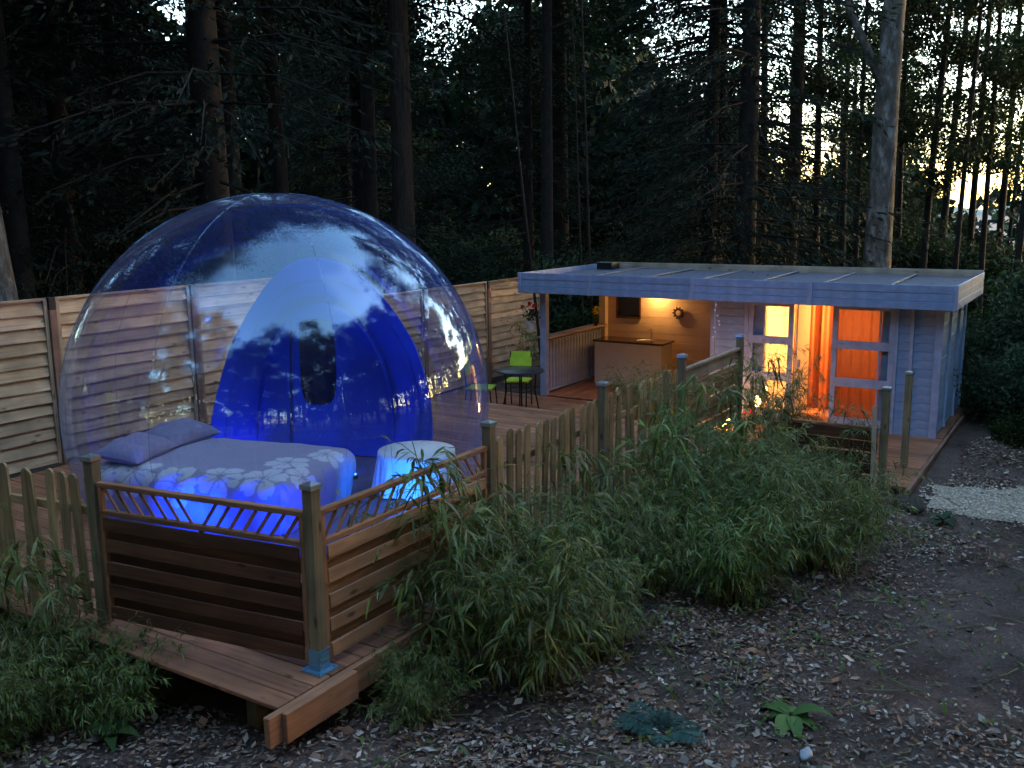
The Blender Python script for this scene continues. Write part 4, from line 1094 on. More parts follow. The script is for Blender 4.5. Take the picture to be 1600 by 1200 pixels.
def fern(a, b, rz, n, L, label, cols, seed=1, name='fern', up=.8):
    r = np.random.default_rng(seed); x, y = wxy(a, b); t = empty(name, (x, y, float(gz(x, y)) - .01), rz, label, 'fern', 'ferns')
    for i in range(n):
        an = 2 * np.pi * i / n + r.normal(0, .35); el = up + r.normal(0, .2); ln = L * r.uniform(.6, 1.1)
        P = []; Dv = []; lens = []
        for k in range(3, 26):
            s = k / 26; p = np.array([ln * s * np.cos(el * .8) * np.cos(an), ln * s * np.cos(el * .8) * np.sin(an), ln * s * np.sin(el) - .5 * ln * s ** 2.2])
            for q in (-1, 1):
                P.append(p); Dv.append([np.cos(an) * .45 - q * np.sin(an), np.sin(an) * .45 + q * np.cos(an), -.15 + r.normal(0, .1)]); lens.append(ln * .27 * np.sin(np.pi * (s * .86 + .12)))
        P = np.array(P); Dv = np.array(Dv); lens = np.array(lens)
        V, F = leaf_quads(P, Dv, np.cross(Dv, [0, 0, 1.0]) + r.normal(0, .1, Dv.shape), lens, lens * .13)
        add('frond', mesh_np('frond', V, F, 'leaf', tint=tints(len(P), cols, .15, 4, r)), t)
    return t
fern(.95, -1.85, .3, 13, .36, 'bluish green fern low on the leaf litter in the foreground', [(.05, .10, .085), (.04, .09, .07)], 3)
broad_plant(1.62, -2.42, 1.0, 8, .27, 'light green broad leaves on the leaf litter in the foreground', [(.12, .20, .06), (.10, .17, .05)], up=.35, seed=5)
fern(.98, -.35, 1.2, 9, .30, 'small dark fern in the litter below the bright bamboo', [(.04, .08, .04)], 9)
broad_plant(-.55, 1.75, .4, 8, .42, 'dark broad leaved plant before the dark trellis panel', [(.04, .085, .05), (.05, .10, .06)], up=.8, seed=8, group='plants at the left edge')
bamboo(2, -.62, 1.25, 2.2, .62, 'dark bushy bamboo clump over the left part of the deck front', group='plants at the left edge')
bamboo(1, -.68, 1.75, 4.2, .58, 'bamboo clump hiding the left end of the deck front', group='plants at the left edge')
broad_plant(-.75, 1.05, 2.0, 6, .20, 'small green broad leaved plant by the deck front edge', [(.05, .09, .03)], up=.7, seed=9, group='plants at the left edge')
broad_plant(6.45, -2.6, 0.5, 7, .22, 'small dark leafy plant at the end of the gravel path', [(.05, .09, .05)], up=.7, seed=11)
# dry stalks at the left
for i, (a, b, h, lean) in enumerate(((-1.0, 1.95, .62, .1), (-1.05, 1.72, .5, -.15), (-.9, 1.5, .45, .12), (-1.2, 1.6, .4, .05))):
    x, y = wxy(a, b); m = MB(); m.tube([(0, 0, 0), (lean * .4, .02, h * .5), (lean, .03, h)], [.006, .005, .002], 6)
    o = m.build('dry_stalk', 'rail_top_wood', None, (x, y, float(gz(x, y)))); tag(o, 'bare dry stalk standing among the plants at the left edge', 'stalk', 'dry stalks')
# stone and dark lumps
def rock(a, b, s, mat, label, seed, sink=.4):
    r = np.random.default_rng(seed); x, y = wxy(a, b); nu, nv = 14, 9
    V = []; ph = r.uniform(0, 6, 6)
    for j in range(nv + 1):
        th = np.pi * j / nv
        for i in range(nu):
            an = 2 * np.pi * i / nu; k = 1 + .14 * np.sin(2 * an + ph[0]) + .1 * np.sin(3 * an + ph[1] + th * 2) + .08 * np.sin(5 * th + ph[2] + an)
            V.append((s[0] * k * np.sin(th) * np.cos(an), s[1] * k * np.sin(th) * np.sin(an), s[2] * k * np.cos(th)))
    F = [(j * nu + i, (j + 1) * nu + i, (j + 1) * nu + (i + 1) % nu, j * nu + (i + 1) % nu) for j in range(nv) for i in range(nu)]
    o = add('stone', mesh_np('stone', V, F, mat, smooth=True)); o.location = (x, y, float(gz(x, y)) + s[2] * (1 - sink)); o.rotation_euler = (0, 0, r.uniform(0, 6))
    return tag(o, label, 'stone')
rock(1.2, -2.63, (.055, .04, .03), 'stone', 'pale bluish stone at the bottom edge among leaves', 2)
rock(6.72, -2.22, (.17, .13, .11), 'rock_dark', 'dark stone at the end of the walkway beside the gravel', 4)

# ------------------------------------------------------------------ flowers
def flower_pot(a, b, z, label, petal, npet, hgt, spread, potr, pot_mat='white_pot', group=None, seed=1, name='flower_pot', leafc=((.04, .08, .03),)):
    r = np.random.default_rng(seed); t = thing(name, a, b, z, label, 'flower pot', group)
    m = MB(); m.lathe([(potr * .7, 0), (potr, potr * 1.5), (potr * 1.06, potr * 1.5), (potr * 1.06, potr * 1.65), (potr * .9, potr * 1.65), (potr * .85, potr * 1.4)], 20, cap=False); m.lathe([(.001, .002), (potr * .7, .003)], 20, cap=False); m.lathe([(.001, potr * 1.45), (potr * .86, potr * 1.45)], 16, cap=False)
    m.build('pot', pot_mat, t)
    n = 160; P = r.normal(0, 1, (n, 3)) * np.array([spread, spread, hgt * .28]) * .5 + np.array([0, 0, potr * 1.6 + hgt * .35]); d = rand_dirs(n, r)
    V, F = leaf_quads(P, d, rand_dirs(n, r), r.uniform(.03, .06, n), r.uniform(.012, .024, n)); tag(add('leaves', mesh_np('leaves', V, F, 'leaf', tint=tints(n, leafc, .3, 4, r)), t), kind='stuff')
    for k in range(npet):
        c = np.array([r.normal(0, spread * .55), r.normal(0, spread * .55), potr * 1.6 + hgt * r.uniform(.45, 1.0)]); n = 46
        P = c + unit(r.normal(0, 1, (n, 3))) * r.uniform(.3, 1, (n, 1)) * .036; V, F = leaf_quads(P, rand_dirs(n, r), rand_dirs(n, r), np.full(n, .034), np.full(n, .014))
        add('bloom', mesh_np('bloom', V, F, 'petal', tint=tints(n, [petal], .15, 4, r)), t)
    return t
flower_pot(9.72, 4.36, .74, 'pale pot of red geraniums hung on the porch front post', (.75, .02, .02), 5, .34, .12, .085, seed=4, leafc=((.03, .06, .025),))
flower_pot(11.72, 4.16, .60, 'vase of yellow flowers at the far end of the porch counter', (.75, .58, .02), 7, .26, .05, .045, 'dark_glass', seed=6)
flower_pot(9.05, .30, ZL, 'small red flowers beside the glowing garden lantern', (.8, .03, .03), 3, .24, .1, .07, 'rail_wood', seed=7)

# ------------------------------------------------------------------ garden lantern
t = thing('garden_lantern', 9.14, .72, ZL, 'bright orange garden lantern glowing on the deck behind the slatted panel', 'lantern')
m = MB(); m.lathe([(.001, 0), (.08, 0), (.08, .03), (.06, .04), (.001, .04)], 16); m.build('base', 'black_metal', t)
m = MB(); m.lathe([(.055, .04), (.06, .1), (.055, .2), (.03, .22), (.001, .222)], 16); m.build('glass', 'lamp_hot', t)
m = MB()
for i in range(4): an = i * math.pi / 2 + .4; m.tube([(.068 * math.cos(an), .068 * math.sin(an), .035), (.068 * math.cos(an), .068 * math.sin(an), .225)], .005, 5)
m.lathe([(.001, .225), (.085, .225), (.04, .265), (.001, .28)], 16); m.build('cap', 'black_metal', t)
point('lantern_glow', wor(9.0, .68, ZL + .30), (1, .42, .09), 14, .05)

# ------------------------------------------------------------------ table and chairs
t = thing('garden_table', 8.42, 3.76, ZL, 'round dark garden table beside the bubble, in front of the porch railing', 'table')
m = MB(); m.lathe([(.001, .69), (.36, .69), (.375, .695), (.375, .71), (.36, .718), (.001, .72)], 40); m.build('table_top', 'table_top_black', t)
for i in range(4):
    an = i * math.pi / 2 + .5; m = MB(); m.tube([(.24 * math.cos(an), .24 * math.sin(an), .69), (.22 * math.cos(an), .22 * math.sin(an), .4), (.30 * math.cos(an), .30 * math.sin(an), 0)], .012, 8); m.build('leg', 'black_metal', t)
m = MB(); m.lathe([(.215, .40), (.225, .40), (.225, .41), (.215, .41)], 24, cap=False); m.build('ring', 'black_metal', t)
def chair(a, b, rz, label):
    t = thing('garden_chair', a, b, ZL, label, 'chair', 'green garden chairs', rz)
    piece(t, 'seat', .40, .38, .03, 'lime_seat', (0, 0, .44), 'xy')
    piece(t, 'backrest', .36, .24, .022, 'lime_seat', (.215, 0, .76), 'yz', tilt=Matrix.Rotation(math.radians(10), 4, 'Y'))
    for sx in (-1, 1):
        for sy in (-1, 1):
            m = MB()
            if sx > 0: m.tube([(.20 + .05, .17 * sy, 0), (.19, .17 * sy, .44), (.225, .17 * sy, .88)], .011, 7)
            else: m.tube([(-.22, .17 * sy, 0), (-.18, .17 * sy, .43)], .011, 7)
            m.build('leg', 'black_metal', t)
    m = MB(); m.tube([(-.18, -.17, .42), (.19, -.17, .42), (.19, .17, .42), (-.18, .17, .42), (-.18, -.17, .42)], .009, 6); m.build('seat_frame', 'black_metal', t)
    return t
chair(8.93, 4.12, .35, 'lime green garden chair behind the round dark table')
chair(8.13, 4.30, 1.9, 'lime green garden chair at the edge of the bubble, left of the dark table')

# ------------------------------------------------------------------ leaf litter, twigs, low ground cover
r = np.random.default_rng(21)
n = 300000
x = r.uniform(-5, 8.5, n); y = r.uniform(2.6, 13, n)
q = np.stack([x - O2[0], y - O2[1]], -1); la = q @ A2; lb = q @ B2
dens = np.clip(.5 + .5 * np.sin(x * 1.9 + 1) * np.sin(y * 1.6) + .35 * np.sin(x * 4.3 + y * 3.1), .34, 1)
path = np.exp(-((lb + 3.4 + .15 * (la - 4)) / .9) ** 2) * (la > 2.2)
keep = ((lb < .15) | (la < -.2)) & (r.random(n) < dens * (1 - .9 * path)) & ~(in_poly(la, lb) & (r.random(n) < .98)) & ~((la > 6.6) & (lb > -2.4))
x, y = x[keep], y[keep]; n = len(x)
an = r.uniform(0, 2 * np.pi, n); ln = r.uniform(.016, .055, n) * (1 + 1.0 * (r.random(n) < .08)); wd = ln * r.uniform(.08, .32, n)
Dv = np.stack([np.cos(an), np.sin(an), r.normal(0, .22, n)], -1); Wv = np.stack([-np.sin(an), np.cos(an), r.normal(0, .45, n)], -1)
P = np.stack([x, y, gz(x, y) + r.uniform(.010, .036, n)], -1)
V, F = leaf_quads(P, Dv, Wv, ln, wd)
tn = tints(n, [(.24, .165, .12), (.17, .11, .08), (.31, .235, .185), (.36, .29, .245), (.11, .07, .055), (.25, .125, .075), (.42, .35, .30), (.26, .20, .165), (.14, .09, .065), (.20, .10, .06)], .3, 4, r)
tag(add('leaf_litter', mesh_np('leaf_litter', V, F, 'litter', tint=tn)), 'dry fallen leaves strewn over the dark soil', kind='stuff')
# the same leaves blown on to the roof and the decks
n = 900; la = np.concatenate([r.uniform(FA + .1, RA - .1, 260), r.uniform(-.4, 7.2, 300), r.uniform(7.4, 9.8, 340)]); lb = np.concatenate([r.uniform(BR_ + .1, BL_ - .1, 260), r.uniform(0, 5.6, 300), r.uniform(-1.9, 5.5, 340)])
zz = np.concatenate([np.full(260, 1.625), np.full(300, .006), np.full(340, ZL + .006)]); kk = np.hypot(la - BA, lb - BB) > 1.98; la, lb, zz = la[kk], lb[kk], zz[kk]; n = len(la)
x, y = wxy(la, lb); an = r.uniform(0, 6.28, n); ln = r.uniform(.02, .06, n)
V, F = leaf_quads(np.stack([x, y, zz + .006], -1), np.stack([np.cos(an), np.sin(an), r.normal(.1, .12, n)], -1), np.stack([-np.sin(an), np.cos(an), r.normal(0, .3, n)], -1), ln, ln * r.uniform(.15, .35, n))
tag(add('blown_leaves', mesh_np('blown_leaves', V, F, 'litter', tint=tints(n, [(.19, .14, .10), (.12, .08, .06), (.25, .2, .15)], .3, 4, r))), 'scattered dead leaves blown on to the decks and the cabin roof', kind='stuff')
m = MB()
for i in range(420):
    x0, y0 = r.uniform(-3, 6), r.uniform(3.6, 10); q = np.array([x0, y0]) - O2
    if q @ B2 > -.2 and q @ A2 > -.4: continue
    an = r.uniform(0, 6.28); L = r.uniform(.08, .4); p0 = np.array([x0, y0]); pts = []
    for k in range(4):
        pt = p0 + np.array([np.cos(an), np.sin(an)]) * L * k / 3 + r.normal(0, .012, 2); pts.append((pt[0], pt[1], float(gz(*pt)) + .015 + r.uniform(0, .015)))
    m.tube(pts, [.005, .0045, .004, .002], 4, cap=False)
tag(m.build('twigs', 'culm'), 'thin fallen twigs on the leaf litter', kind='stuff')
# low green ground cover in patches
n = 26000
x = r.uniform(-5, 8, n); y = r.uniform(2.8, 12, n); q = np.stack([x - O2[0], y - O2[1]], -1); la = q @ A2; lb = q @ B2
pat = .5 + .5 * np.sin(x * 2.1 + 2) * np.sin(y * 1.7 + 1) + .5 * np.sin(x * 5.1 + y * 2.2)
near = np.exp(-((lb + 1.7) / 1.1) ** 2) * np.exp(-((la - 3.2) / 2.4) ** 2) * 1.0 + .22 * (lb < -.3) + .5 * np.exp(-((la + 1.1) / .6) ** 2) * (lb > .7)
keep = (r.random(n) < np.clip(near * pat, 0, 1)) & ((lb < -.25) | (la < -.55)) & ~((la > 6.4) & (lb > -2.5)) & ~in_poly(la, lb)
x, y = x[keep], y[keep]; n = len(x)
P = np.stack([x, y, gz(x, y) - .004], -1); an = r.uniform(0, 6.28, n); el = r.uniform(.3, 1.3, n)
Dv = np.stack([np.cos(an) * np.cos(el), np.sin(an) * np.cos(el), np.sin(el)], -1); Wv = np.stack([-np.sin(an), np.cos(an), 0 * an], -1)
ln = r.uniform(.04, .15, n); V, F = blade_tris(P, Dv, Wv, ln, ln * r.uniform(.05, .12, n), r.uniform(.2, 1.0, n))
tag(add('ground_cover', mesh_np('ground_cover', V, F, 'bamboo_leaf', tint=tints(n, BG_COLS, .3, 6, r))), 'low green ground cover in patches before the bamboo', kind='stuff')

# ------------------------------------------------------------------ trees
def crown_leaves(blobs, n, lmin, lmax, cols, seed, flat=.55, holes=0.0, width=.34):
    """leaves clumped round branch ends: blobs = (x, y, z, r)"""
    r = np.random.default_rng(seed); B_ = np.array(blobs); w = B_[:, 3] ** 2; k = r.choice(len(B_), n, p=w / w.sum())
    c = B_[k]; sub = r.normal(0, 1, (len(B_), 14, 3)) * .5
    off = sub[k, r.integers(0, 14, n)] + r.normal(0, .26, (n, 3)); off[:, 2] *= flat
    P = c[:, :3] + off * c[:, 3:4]
    d = rand_dirs(n, r); d[:, 2] -= .35; wv = rand_dirs(n, r); wv[:, 2] *= .6
    ln = r.uniform(lmin, lmax, n); V, F = leaf_quads(P, d, wv, ln, ln * width)
    tone = (1 + r.normal(0, .22, len(B_)))[k]
    cc = np.array(cols)[r.integers(0, len(cols), n)] * tone[:, None] * (1 + r.normal(0, .15, (n, 1)))
    return V, F, np.repeat(np.clip(cc, .004, .6), 4, axis=0)
def broadleaf(H, base, rad, nb, n, cols, seed, trunk_r, mat, wob=.25, limbs=12, lmin=.10, lmax=.19):
    r = np.random.default_rng(seed); m = MB(); tp = []
    for i in range(11):
        t = i / 10; tp.append((wob * math.sin(t * 3.1 + seed) * t, wob * math.cos(t * 2.3 + seed) * t - wob * t, H * .96 * t - .3))
    m.tube(tp, [trunk_r * (1.25 if i == 0 else 1) * (1 - .8 * (i / 10)) + .012 for i in range(11)], 10)
    blobs = []
    for i in range(limbs):
        t = base / H + (1 - base / H) * (i + r.uniform(0, .8)) / limbs; k = min(int(t * 10), 9); f = t * 10 - k
        p = np.array(tp[k]) * (1 - f) + np.array(tp[k + 1]) * f; an = i * 2.4 + r.normal(0, .4)
        L = rad * (1.05 - .75 * max(0, t - .35)) * r.uniform(.6, 1.1); up = r.uniform(-.05, .5)
        e = p + np.array([np.cos(an) * L, np.sin(an) * L, up * L]); md = (p + e) / 2 + np.array([0, 0, .1 * L])
        rr = trunk_r * (.38 - .22 * t); m.tube([p, md, e], [rr, rr * .6, .012], 6, cap=False)
        for q in range(nb):
            s = r.uniform(.35, 1.1); c = p * (1 - s) + e * s + r.normal(0, .28 * rad * .5, 3) * np.array([1, 1, .6]); blobs.append((*c, r.uniform(.5, 1.05) * rad * .36))
            if q % 2 == 0: m.tube([p * (1 - s * .8) + e * s * .8, (*c,)], [.018, .006], 4, cap=False)
    V, F, T = crown_leaves(blobs, n, lmin, lmax, cols, seed + 50)
    return m.mesh('trunk', mat), mesh_np('crown', V, F, 'leaf', tint=T)
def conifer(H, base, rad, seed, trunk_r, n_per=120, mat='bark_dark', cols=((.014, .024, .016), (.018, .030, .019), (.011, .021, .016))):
    r = np.random.default_rng(seed); m = MB(); m.tube([(0, 0, -.3), (.05, 0, H * .3), (0, .06, H * .65), (0, 0, H)], [trunk_r * 1.2, trunk_r * .9, trunk_r * .55, .02], 10)
    P = []; Dv = []; z = base
    while z < H - .3:
        L0 = rad * (1 - (z - base) / (H - base)) ** .75 * (.75 if z < base + 1.2 else 1) + .25; nb_ = 6
        for i in range(nb_):
            an = r.uniform(0, 6.283); L = L0 * r.uniform(.55, 1.1); dr = r.uniform(.12, .34)
            e = np.array([np.cos(an) * L, np.sin(an) * L, z - dr * L]); o_ = np.array([0, 0, z])
            m.tube([o_, (o_ + e) / 2 + np.array([0, 0, .06 * L]), e], [.025, .016, .005], 4, cap=False)
            nn_ = int(n_per * L / rad) + 8; s = r.uniform(.12, 1.03, nn_) ** .8; sd_ = r.normal(0, 1, nn_) * .20 * L * (1 - s * .55)
            p = o_ + (e - o_) * s[:, None] + np.stack([-np.sin(an) * sd_, np.cos(an) * sd_, .06 * L * np.sin(s * 3.1) - np.abs(sd_) * .35 + r.normal(0, .05, nn_)], -1)
            P.append(p); Dv.append(np.stack([np.cos(an) + r.normal(0, .5, nn_), np.sin(an) + r.normal(0, .5, nn_), r.normal(-.55, .3, nn_)], -1))
        z += r.uniform(.26, .46)
    P = np.concatenate(P); Dv = np.concatenate(Dv); n = len(P)
    ln = r.uniform(.09, .20, n); V, F = leaf_quads(P, Dv, rand_dirs(n, r), ln, ln * .16)
    return m.mesh('trunk', mat), mesh_np('crown', V, F, 'leaf', tint=tints(n, cols, .25, 4, r))
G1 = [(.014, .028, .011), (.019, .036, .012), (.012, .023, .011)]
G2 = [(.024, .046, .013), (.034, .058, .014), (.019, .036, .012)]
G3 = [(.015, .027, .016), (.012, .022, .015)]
TR = {
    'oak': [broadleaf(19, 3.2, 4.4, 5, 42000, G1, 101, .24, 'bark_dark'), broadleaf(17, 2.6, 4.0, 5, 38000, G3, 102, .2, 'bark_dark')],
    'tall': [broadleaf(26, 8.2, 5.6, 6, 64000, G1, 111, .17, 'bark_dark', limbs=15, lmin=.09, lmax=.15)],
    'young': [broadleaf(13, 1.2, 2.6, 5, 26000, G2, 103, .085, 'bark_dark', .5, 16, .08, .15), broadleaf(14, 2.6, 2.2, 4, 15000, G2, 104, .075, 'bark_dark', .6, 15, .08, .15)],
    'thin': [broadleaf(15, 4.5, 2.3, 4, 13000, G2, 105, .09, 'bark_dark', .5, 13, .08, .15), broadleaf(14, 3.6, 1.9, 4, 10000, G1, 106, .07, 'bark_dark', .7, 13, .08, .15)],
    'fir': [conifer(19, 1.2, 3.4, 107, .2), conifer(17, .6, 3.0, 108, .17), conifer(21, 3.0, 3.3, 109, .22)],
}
TL = {'tall': ('tall_tree', 'tall tree', 'tree', 'tall overhanging trees of the wood'), 'oak': ('broadleaf_tree', 'dark broad crowned tree in the wood round the clearing', 'tree', 'broad crowned trees of the wood'),
      'young': ('young_tree', 'bushy young leafy tree in the wood behind the fence and cabin', 'tree', 'bushy young trees of the wood'),
      'thin': ('slender_tree', 'slender dark stemmed tree with sparse leaves in the wood', 'tree', 'slender trees of the wood'),
      'fir': ('fir_tree', 'dark drooping fir tree in the wood behind the fence', 'tree', 'dark firs of the wood')}
placed = []
def tree(kind, v, x, y, sc=1.0, rz=None, label=None, lean=(0, 0), group=None):
    nm, lb, ct, gp = TL[kind]
    u = x / y if y > 6 else 9
    if abs(u) > .62: lb, gp = 'tall tree in the ring round the clearing, mirrored in the bubble', 'trees round the clearing'
    else:
        wh = 'beyond the leftmost fence panels' if u < -.36 else 'behind the bubble' if u < -.08 else 'behind the cabin porch' if u < .14 else 'behind the lit cabin windows' if u < .33 else 'right of the big pale trunk'
        dp = '' if y < 21 else 'deep inside ' if y < 29 else 'far off '
        lb = {'tall': 'tall tree with crown above the picture, ', 'oak': 'broad crowned tree ', 'young': 'bushy young tree ', 'thin': 'slender sparse tree ', 'fir': 'dark drooping fir '}[kind] + dp + wh; gp = gp + ' ' + wh
    t = empty(nm, (x, y, float(gz(x, y)) - .05), random.uniform(0, 6.28) if rz is None else rz, label or lb, ct, group or (gp if not label else None))
    t.rotation_euler.x, t.rotation_euler.y = lean
    t.scale = (sc, sc, sc * random.uniform(.94, 1.06))
    add('trunk', TR[kind][v][0], t); tag(add('crown', TR[kind][v][1], t), kind='stuff'); placed.append((x, y)); return t
def trunk_tree(name, label, u, depth, rad, mat, H, kind='oak', v=0, crown_sc=1.0, crown_z=0.0, du=0.0, limbs=(), group=None):
    """tree with a trunk of its own; u is its bearing (tangent to the view axis), du how far its top leans"""
    x, y = u * depth, depth; z = float(gz(x, y)) - .1
    t = empty(name, (x, y, z), 0, label, 'tree', group); m = MB(); pts = []; rr = []
    for i in range(15):
        s = i / 14; pts.append((du * s + .05 * math.sin(s * 9 + u * 20) * rad * 4, .04 * math.sin(s * 7) * rad * 4, H * s)); rr.append(rad * (1 + .35 * math.exp(-s * 22)) * (1 - .72 * s))
    m.tube(pts, rr, 14); m.build('trunk', mat, t)
    for (z0, pts2, r0) in limbs:
        m = MB(); m.tube([(du * z0 / H + p[0], p[1], z0 + p[2]) for p in pts2], [r0 * (1 - .75 * i / (len(pts2) - 1)) for i in range(len(pts2))], 8); m.build('limb', mat, t)
    if kind:
        c = tag(add('crown', TR[kind][v][1], t, (du * .5, 0, crown_z)), kind='stuff'); c.scale = (crown_sc,) * 3; c.rotation_euler = (0, 0, random.uniform(0, 6))
    placed.append((x, y)); return t
# the trunks that stand out
trunk_tree('mossy_tree', 'pale lichen covered trunk at the left picture edge', -.521, 13.2, .19, 'bark_pale', 19, 'oak', 1, 1.0, 3.5, du=-1.2)
trunk_tree('straight_pine', 'brown trunk rising behind the top of the bubble', -.231, 19.5, .17, 'bark_brown', 21, 'fir', 2, .9, 4.5, du=-.4)
trunk_tree('straight_pine', 'thicker brown trunk right of the bubble top', -.106, 19.0, .24, 'bark_brown', 22, 'fir', 2, .9, 5.0, du=-.3)
trunk_tree('straight_pine', 'dark trunk in the middle of the wood above the cabin roof', .048, 25, .26, 'bark_dark', 22, 'oak', 0, .9, 3.0, du=.3)
trunk_tree('straight_pine', 'slim straight brown trunk left of the forked pale trunk', .289, 24, .19, 'bark_brown', 21, 'fir', 2, .8, 6.5, du=.1)
trunk_tree('beech_tree', 'big pale grey trunk with a slanting bare limb, behind the cabin', .377, 20.5, .30, 'bark_pale', 20, 'oak', 0, .9, 6.0, du=.6,
           limbs=((5.6, [(0, 0, 0), (-.35, -.1, .45), (-.75, -.2, 1.15), (-1.05, -.25, 1.7), (-1.15, -.25, 2.4), (-1.4, -.3, 3.2)], .12),))
trunk_tree('bare_stem', 'thin pale leaning stem left of the cabin roof', .035, 17.2, .03, 'bark_brown', 9, None, du=-.9, group=None)
trunk_tree('bare_stem', 'thin pale upright stem above the porch roof', .088, 18.2, .028, 'bark_brown', 9, None, du=-.35)
trunk_tree('bare_stem', 'second thin pale stem close beside the upright one', .078, 19.0, .025, 'bark_brown', 8, None, du=-.3)
for i, (u, d, rd) in enumerate(((.318, 27, .12), (.345, 33, .13), (.405, 29, .10), (.428, 26, .11), (.447, 31, .14), (.463, 24, .07), (.478, 28, .11), (.493, 25, .08), (.508, 30, .12), (.527, 23, .09), (.541, 27, .11), (.36, 25, .07), (.262, 30, .15))):
    trunk_tree('slender_tree', 'slender dark trunk against the bright sky at the right of the wood', u, d, rd, 'bark_dark', 16, 'thin', i % 2, .95, .5 + (i % 3) * .5, du=random.uniform(-.6, .6), group='slender trees of the wood')
def local(x, y): q = np.array([x, y]) - O2; return q @ A2, q @ B2
def free(x, y, d): return all((x - a) ** 2 + (y - b) ** 2 > d * d for a, b in placed)
def clear(x, y):
    la, lb = local(x, y); return not (-6 < la < 14.2 and -9.5 < lb < 6.6)
R3 = random.Random(5)
# left and middle: dark firs and broad crowns, thick
def scatter(kind, v_n, count, ur, dr, gap, sc=(.85, 1.15)):
    k = 0
    for _ in range(count * 30):
        if k >= count: break
        u = R3.uniform(*ur); d = R3.uniform(*dr); x, y = u * d, d
        if any(lo - 2.4 / d < u < hi + 2.4 / d for lo, hi in ((-.32, -.25), (-.075, -.03), (.085, .12))): continue
        if clear(x, y) and free(x, y, gap):
            tree(kind, R3.randrange(v_n), x, y, R3.uniform(*sc)); k += 1
scatter('fir', 3, 13, (-.62, -.02), (17, 30), 2.2)
scatter('fir', 2, 5, (.0, .26), (21, 34), 2.6)
scatter('oak', 2, 7, (-.62, .20), (22, 38), 3.6)
scatter('young', 2, 9, (-.35, .30), (19, 34), 2.4)
scatter('young', 2, 3, (.28, .62), (26, 40), 2.6, (.5, .8))
scatter('thin', 2, 6, (.24, .62), (24, 44), 1.8)
# trees round the rest of the clearing, behind and beside the camera
cx, cy = wor(3, 1.5).x, wor(3, 1.5).y
def seen(x, y, m): return y > -4.0 and abs(x) < max(y, 0) * .56 + m
for i in range(260):
    an = math.radians(R3.uniform(60, 300)); d = R3.uniform(14, 24); x, y = cx + math.sin(an) * d, cy + math.cos(an) * d
    if math.hypot(x, y) < 6.5 or seen(x, y, 6.0) or not free(x, y, 2.5): continue
    tree(R3.choice(['oak', 'oak', 'oak', 'young']) if y < -5 else 'oak', R3.randrange(2), x, y, R3.uniform(.85, 1.15))
# tall trees close behind the left fence
for i in range(60):
    a, b = R3.uniform(-3, 12), R3.uniform(8.6, 12.5); x, y = wxy(a, b)
    if not free(x, y, 2.9) or (seen(x, y, 5.0) and y < 12.5): continue
    tree('fir', 2, x, y, R3.uniform(1.0, 1.2))
for u, d, v in ((-.60, 15.5, 1), (-.46, 16.2, 0), (-.40, 18.5, 1), (-.155, 22.5, 0), (-.17, 27, 1), (.02, 24, 1), (.205, 22.5, 0)):
    if clear(u * d, d): tree('fir', v, u * d, d, R3.uniform(.8, 1.0))
for a, b in ((-2.5, 9.9), (1.2, 9.6), (4.6, 10.4), (8.4, 9.9), (11.8, 9.6), (15.2, 7.2), (15.2, -5.6)):
    x, y = wxy(a, b); tree('tall', 0, x, y, R3.uniform(.85, 1.02))

# shrubs right of the cabin and undergrowth behind it
def shrub_meshes(h, rad, n, cols, seed, lmin=.05, lmax=.12):
    r = np.random.default_rng(seed); m = MB(); blobs = []
    for i in range(12):
        an = i * 2.4; L = rad * r.uniform(.3, 1); e = np.array([np.cos(an) * L, np.sin(an) * L, h * r.uniform(.35, .95)])
        m.tube([(0, 0, 0), e * .5 + np.array([0, 0, .1]), e], [.02, .012, .005], 5, cap=False); blobs.append((*e, rad * .42)); blobs.append((*(e * np.array([1, 1, .5])), rad * .4))
    V, F, T = crown_leaves(blobs, n, lmin, lmax, cols, seed + 5, flat=.8); return m.mesh('stems', 'bark_dark'), mesh_np('foliage', V, F, 'leaf', tint=T)
SH = [shrub_meshes(1.5, 1.0, 9000, [(.045, .075, .04), (.055, .09, .045)], 201), shrub_meshes(1.9, 1.2, 11000, [(.035, .06, .035), (.045, .075, .035)], 202), shrub_meshes(1.2, .9, 8000, G2, 203)]
def shrub(v, x, y, sc, label, group): 
    t = empty('shrub', (x, y, float(gz(x, y)) - .05), R3.uniform(0, 6.28), label, 'shrub', group); t.scale = (sc,) * 3
    add('stems', SH[v][0], t); tag(add('foliage', SH[v][1], t), kind='stuff')
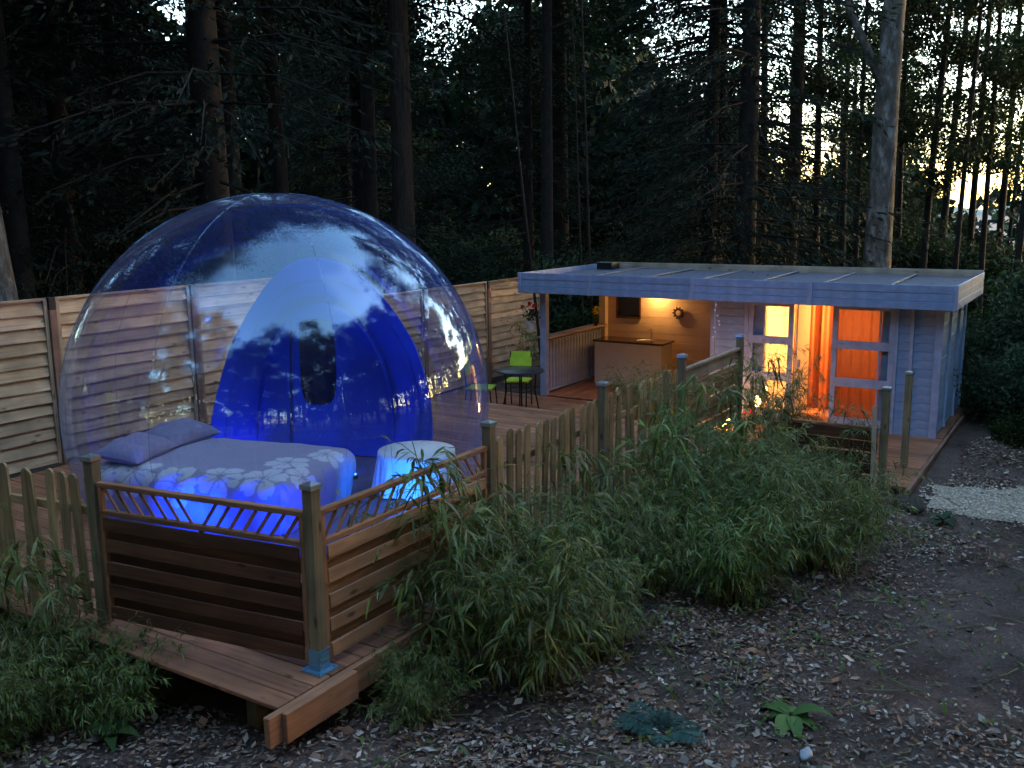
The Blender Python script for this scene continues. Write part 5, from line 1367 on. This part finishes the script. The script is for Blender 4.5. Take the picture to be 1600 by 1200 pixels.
for a, b, s, v, lb in ((10.2, -4.1, .62, 0, 'smallest green shrub, nearest the gravel path right of the cabin'), (11.3, -3.6, .7, 1, 'low shrub beside the middle of the cabin side wall'), (12.4, -3.4, .8, 0, 'shrub at the rear corner of the cabin side wall'), (13.6, -3.5, .95, 1, 'rounded shrub just behind the rear corner of the cabin'),
        (10.6, -3.05, .42, 2, 'small bright shrub close against the cabin side wall'), (11.6, -2.85, .55, 1, 'dark shrub pressed against the cabin side wall'), (12.7, -2.6, .72, 0, 'shrub growing round the rear corner of the cabin'), (13.4, -2.0, .8, 1, 'shrub rising behind the cabin roof corner'),
        (14.8, -2.6, 1.0, 2, 'bright leafy shrub behind the cabin rear corner'), (16.2, -3.6, 1.2, 1, 'large shrub further back behind the cabin corner'),
        (10.3, -5.3, .8, 1, 'dark shrub at the right picture edge above the gravel'), (11.7, -5.0, .85, 0, 'shrub at the right picture edge, second row from the path'), (13.0, -4.8, 1.0, 1, 'broad shrub in the middle of the bank right of the cabin'), (14.6, -3.6, 1.1, 0, 'tall shrub at the back of the bank behind the cabin'), (14.6, -5.2, 1.1, 1, 'tall dark shrub at the back right of the bank'), (12.2, -6.4, 1.0, 1, 'shrub cut by the right picture edge behind the dark one')):
    x, y = wxy(a, b); shrub(v, x, y, s, lb, 'shrubs right of the cabin')
for i in range(34):
    u = R3.uniform(-.62, .62); d = R3.uniform(15.5, 30); x, y = u * d, d
    if clear(x, y) and not (u > .38 and d < 24): shrub(R3.randrange(3), x, y, R3.uniform(.7, 1.5), 'dark undergrowth shrub at the foot of the wood', 'undergrowth shrubs of the wood')
for i in range(10):
    u = R3.uniform(.40, .64); d = R3.uniform(26, 48); shrub(2, u * d, d, R3.uniform(1.0, 1.9), 'lighter green bush between the slender trunks at the right', 'light bushes at the right of the wood')

# far wood beyond: one leafy mass with gaps
r = np.random.default_rng(31); n = 190000
an = r.uniform(-.72, .72, n); R_ = r.uniform(38, 70, n); x = np.sin(an) * R_; y = np.cos(an) * R_
u = np.tan(an)
top = np.interp(u, [-.8, -.40, -.36, -.30, -.20, -.17, -.11, -.09, .0, .02, .12, .15, .24, .27, .8], [14, 14, 11.5, 9.6, 10.5, 14, 14, 9.6, 9.8, 12, 9.6, 8.5, 8, 4.4, 4.0]) + 1.0 * np.sin(an * 23) + .8 * np.sin(an * 51 + 2)
z = r.uniform(0, 1, n) ** .9 * top * 1.15
dn = np.clip(np.where(u < .2, 1.0, 1.0 - 2.4 * (u - .2)), .22, 1) * (.35 + .65 * (np.sin(an * 60 + z * .7) * np.sin(z * 1.1 + an * 37) > -.55))
low = (u > .24) & (z > 2.6); dn = np.where(low, dn * .35, dn)
k = r.random(n) < dn; x, y, z = x[k], y[k], z[k]; n = len(x)
# the same wood goes on round the sides and behind
m_ = 60000; an2 = r.uniform(.75, 2 * np.pi - .75, m_); R2 = r.uniform(24, 44, m_); z2 = r.uniform(0, 1, m_) ** .9 * (10.5 + 2.5 * np.sin(an2 * 13) + 1.5 * np.sin(an2 * 31))
x = np.concatenate([x, np.sin(an2) * R2]); y = np.concatenate([y, np.cos(an2) * R2]); z = np.concatenate([z, z2]); n = len(x)
P = np.stack([x, y, gz(x, y) + z], -1); ln = r.uniform(.35, .8, n); V, F = leaf_quads(P, rand_dirs(n, r), rand_dirs(n, r), ln, ln * .36)
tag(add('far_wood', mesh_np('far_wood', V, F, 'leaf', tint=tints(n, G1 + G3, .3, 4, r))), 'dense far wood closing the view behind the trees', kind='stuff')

# trees that share a label are told apart by their order from left to right in the wood
byl = {}
for o in col.objects:
    if o.parent is None and (o.get('category') == 'tree' or 'lighter green bush' in o.get('label', '') or 'dry stalk' in o.get('label', '')) and 'ring round' not in o['label']: byl.setdefault(o['label'], []).append(o)
for lb, os_ in byl.items():
    if len(os_) < 2: continue
    os_.sort(key=lambda o: o.location.x / max(o.location.y, 1)); n = len(os_)
    if lb.startswith('slender dark trunk'):
        words = ['first', 'second', 'third', 'fourth', 'fifth', 'sixth', 'seventh', 'eighth', 'ninth', 'tenth', 'eleventh', 'twelfth']
        lo = [o for o in os_ if o.location.x / o.location.y < .377]; hi = [o for o in os_ if o not in lo]
        for w_, o in zip(words, lo[::-1]): o['label'] = w_ + ' slender dark trunk left of the big pale trunk'
        for w_, o in zip(words, hi): o['label'] = w_ + ' slender dark trunk right of the big pale trunk'
        continue
    order = {2: ['left', 'right'], 3: ['leftmost', 'middle', 'rightmost'], 4: ['leftmost', 'second', 'third', 'rightmost']}.get(n) or (['leftmost'] + [w_ + ' from left' for w_ in ('second', 'third', 'fourth', 'fifth', 'sixth', 'seventh', 'eighth', 'ninth')][:n - 2] + ['rightmost'] if n < 11 else None)
    if order:
        for w_, o in zip(order, os_): o['label'] = w_ + ' ' + lb
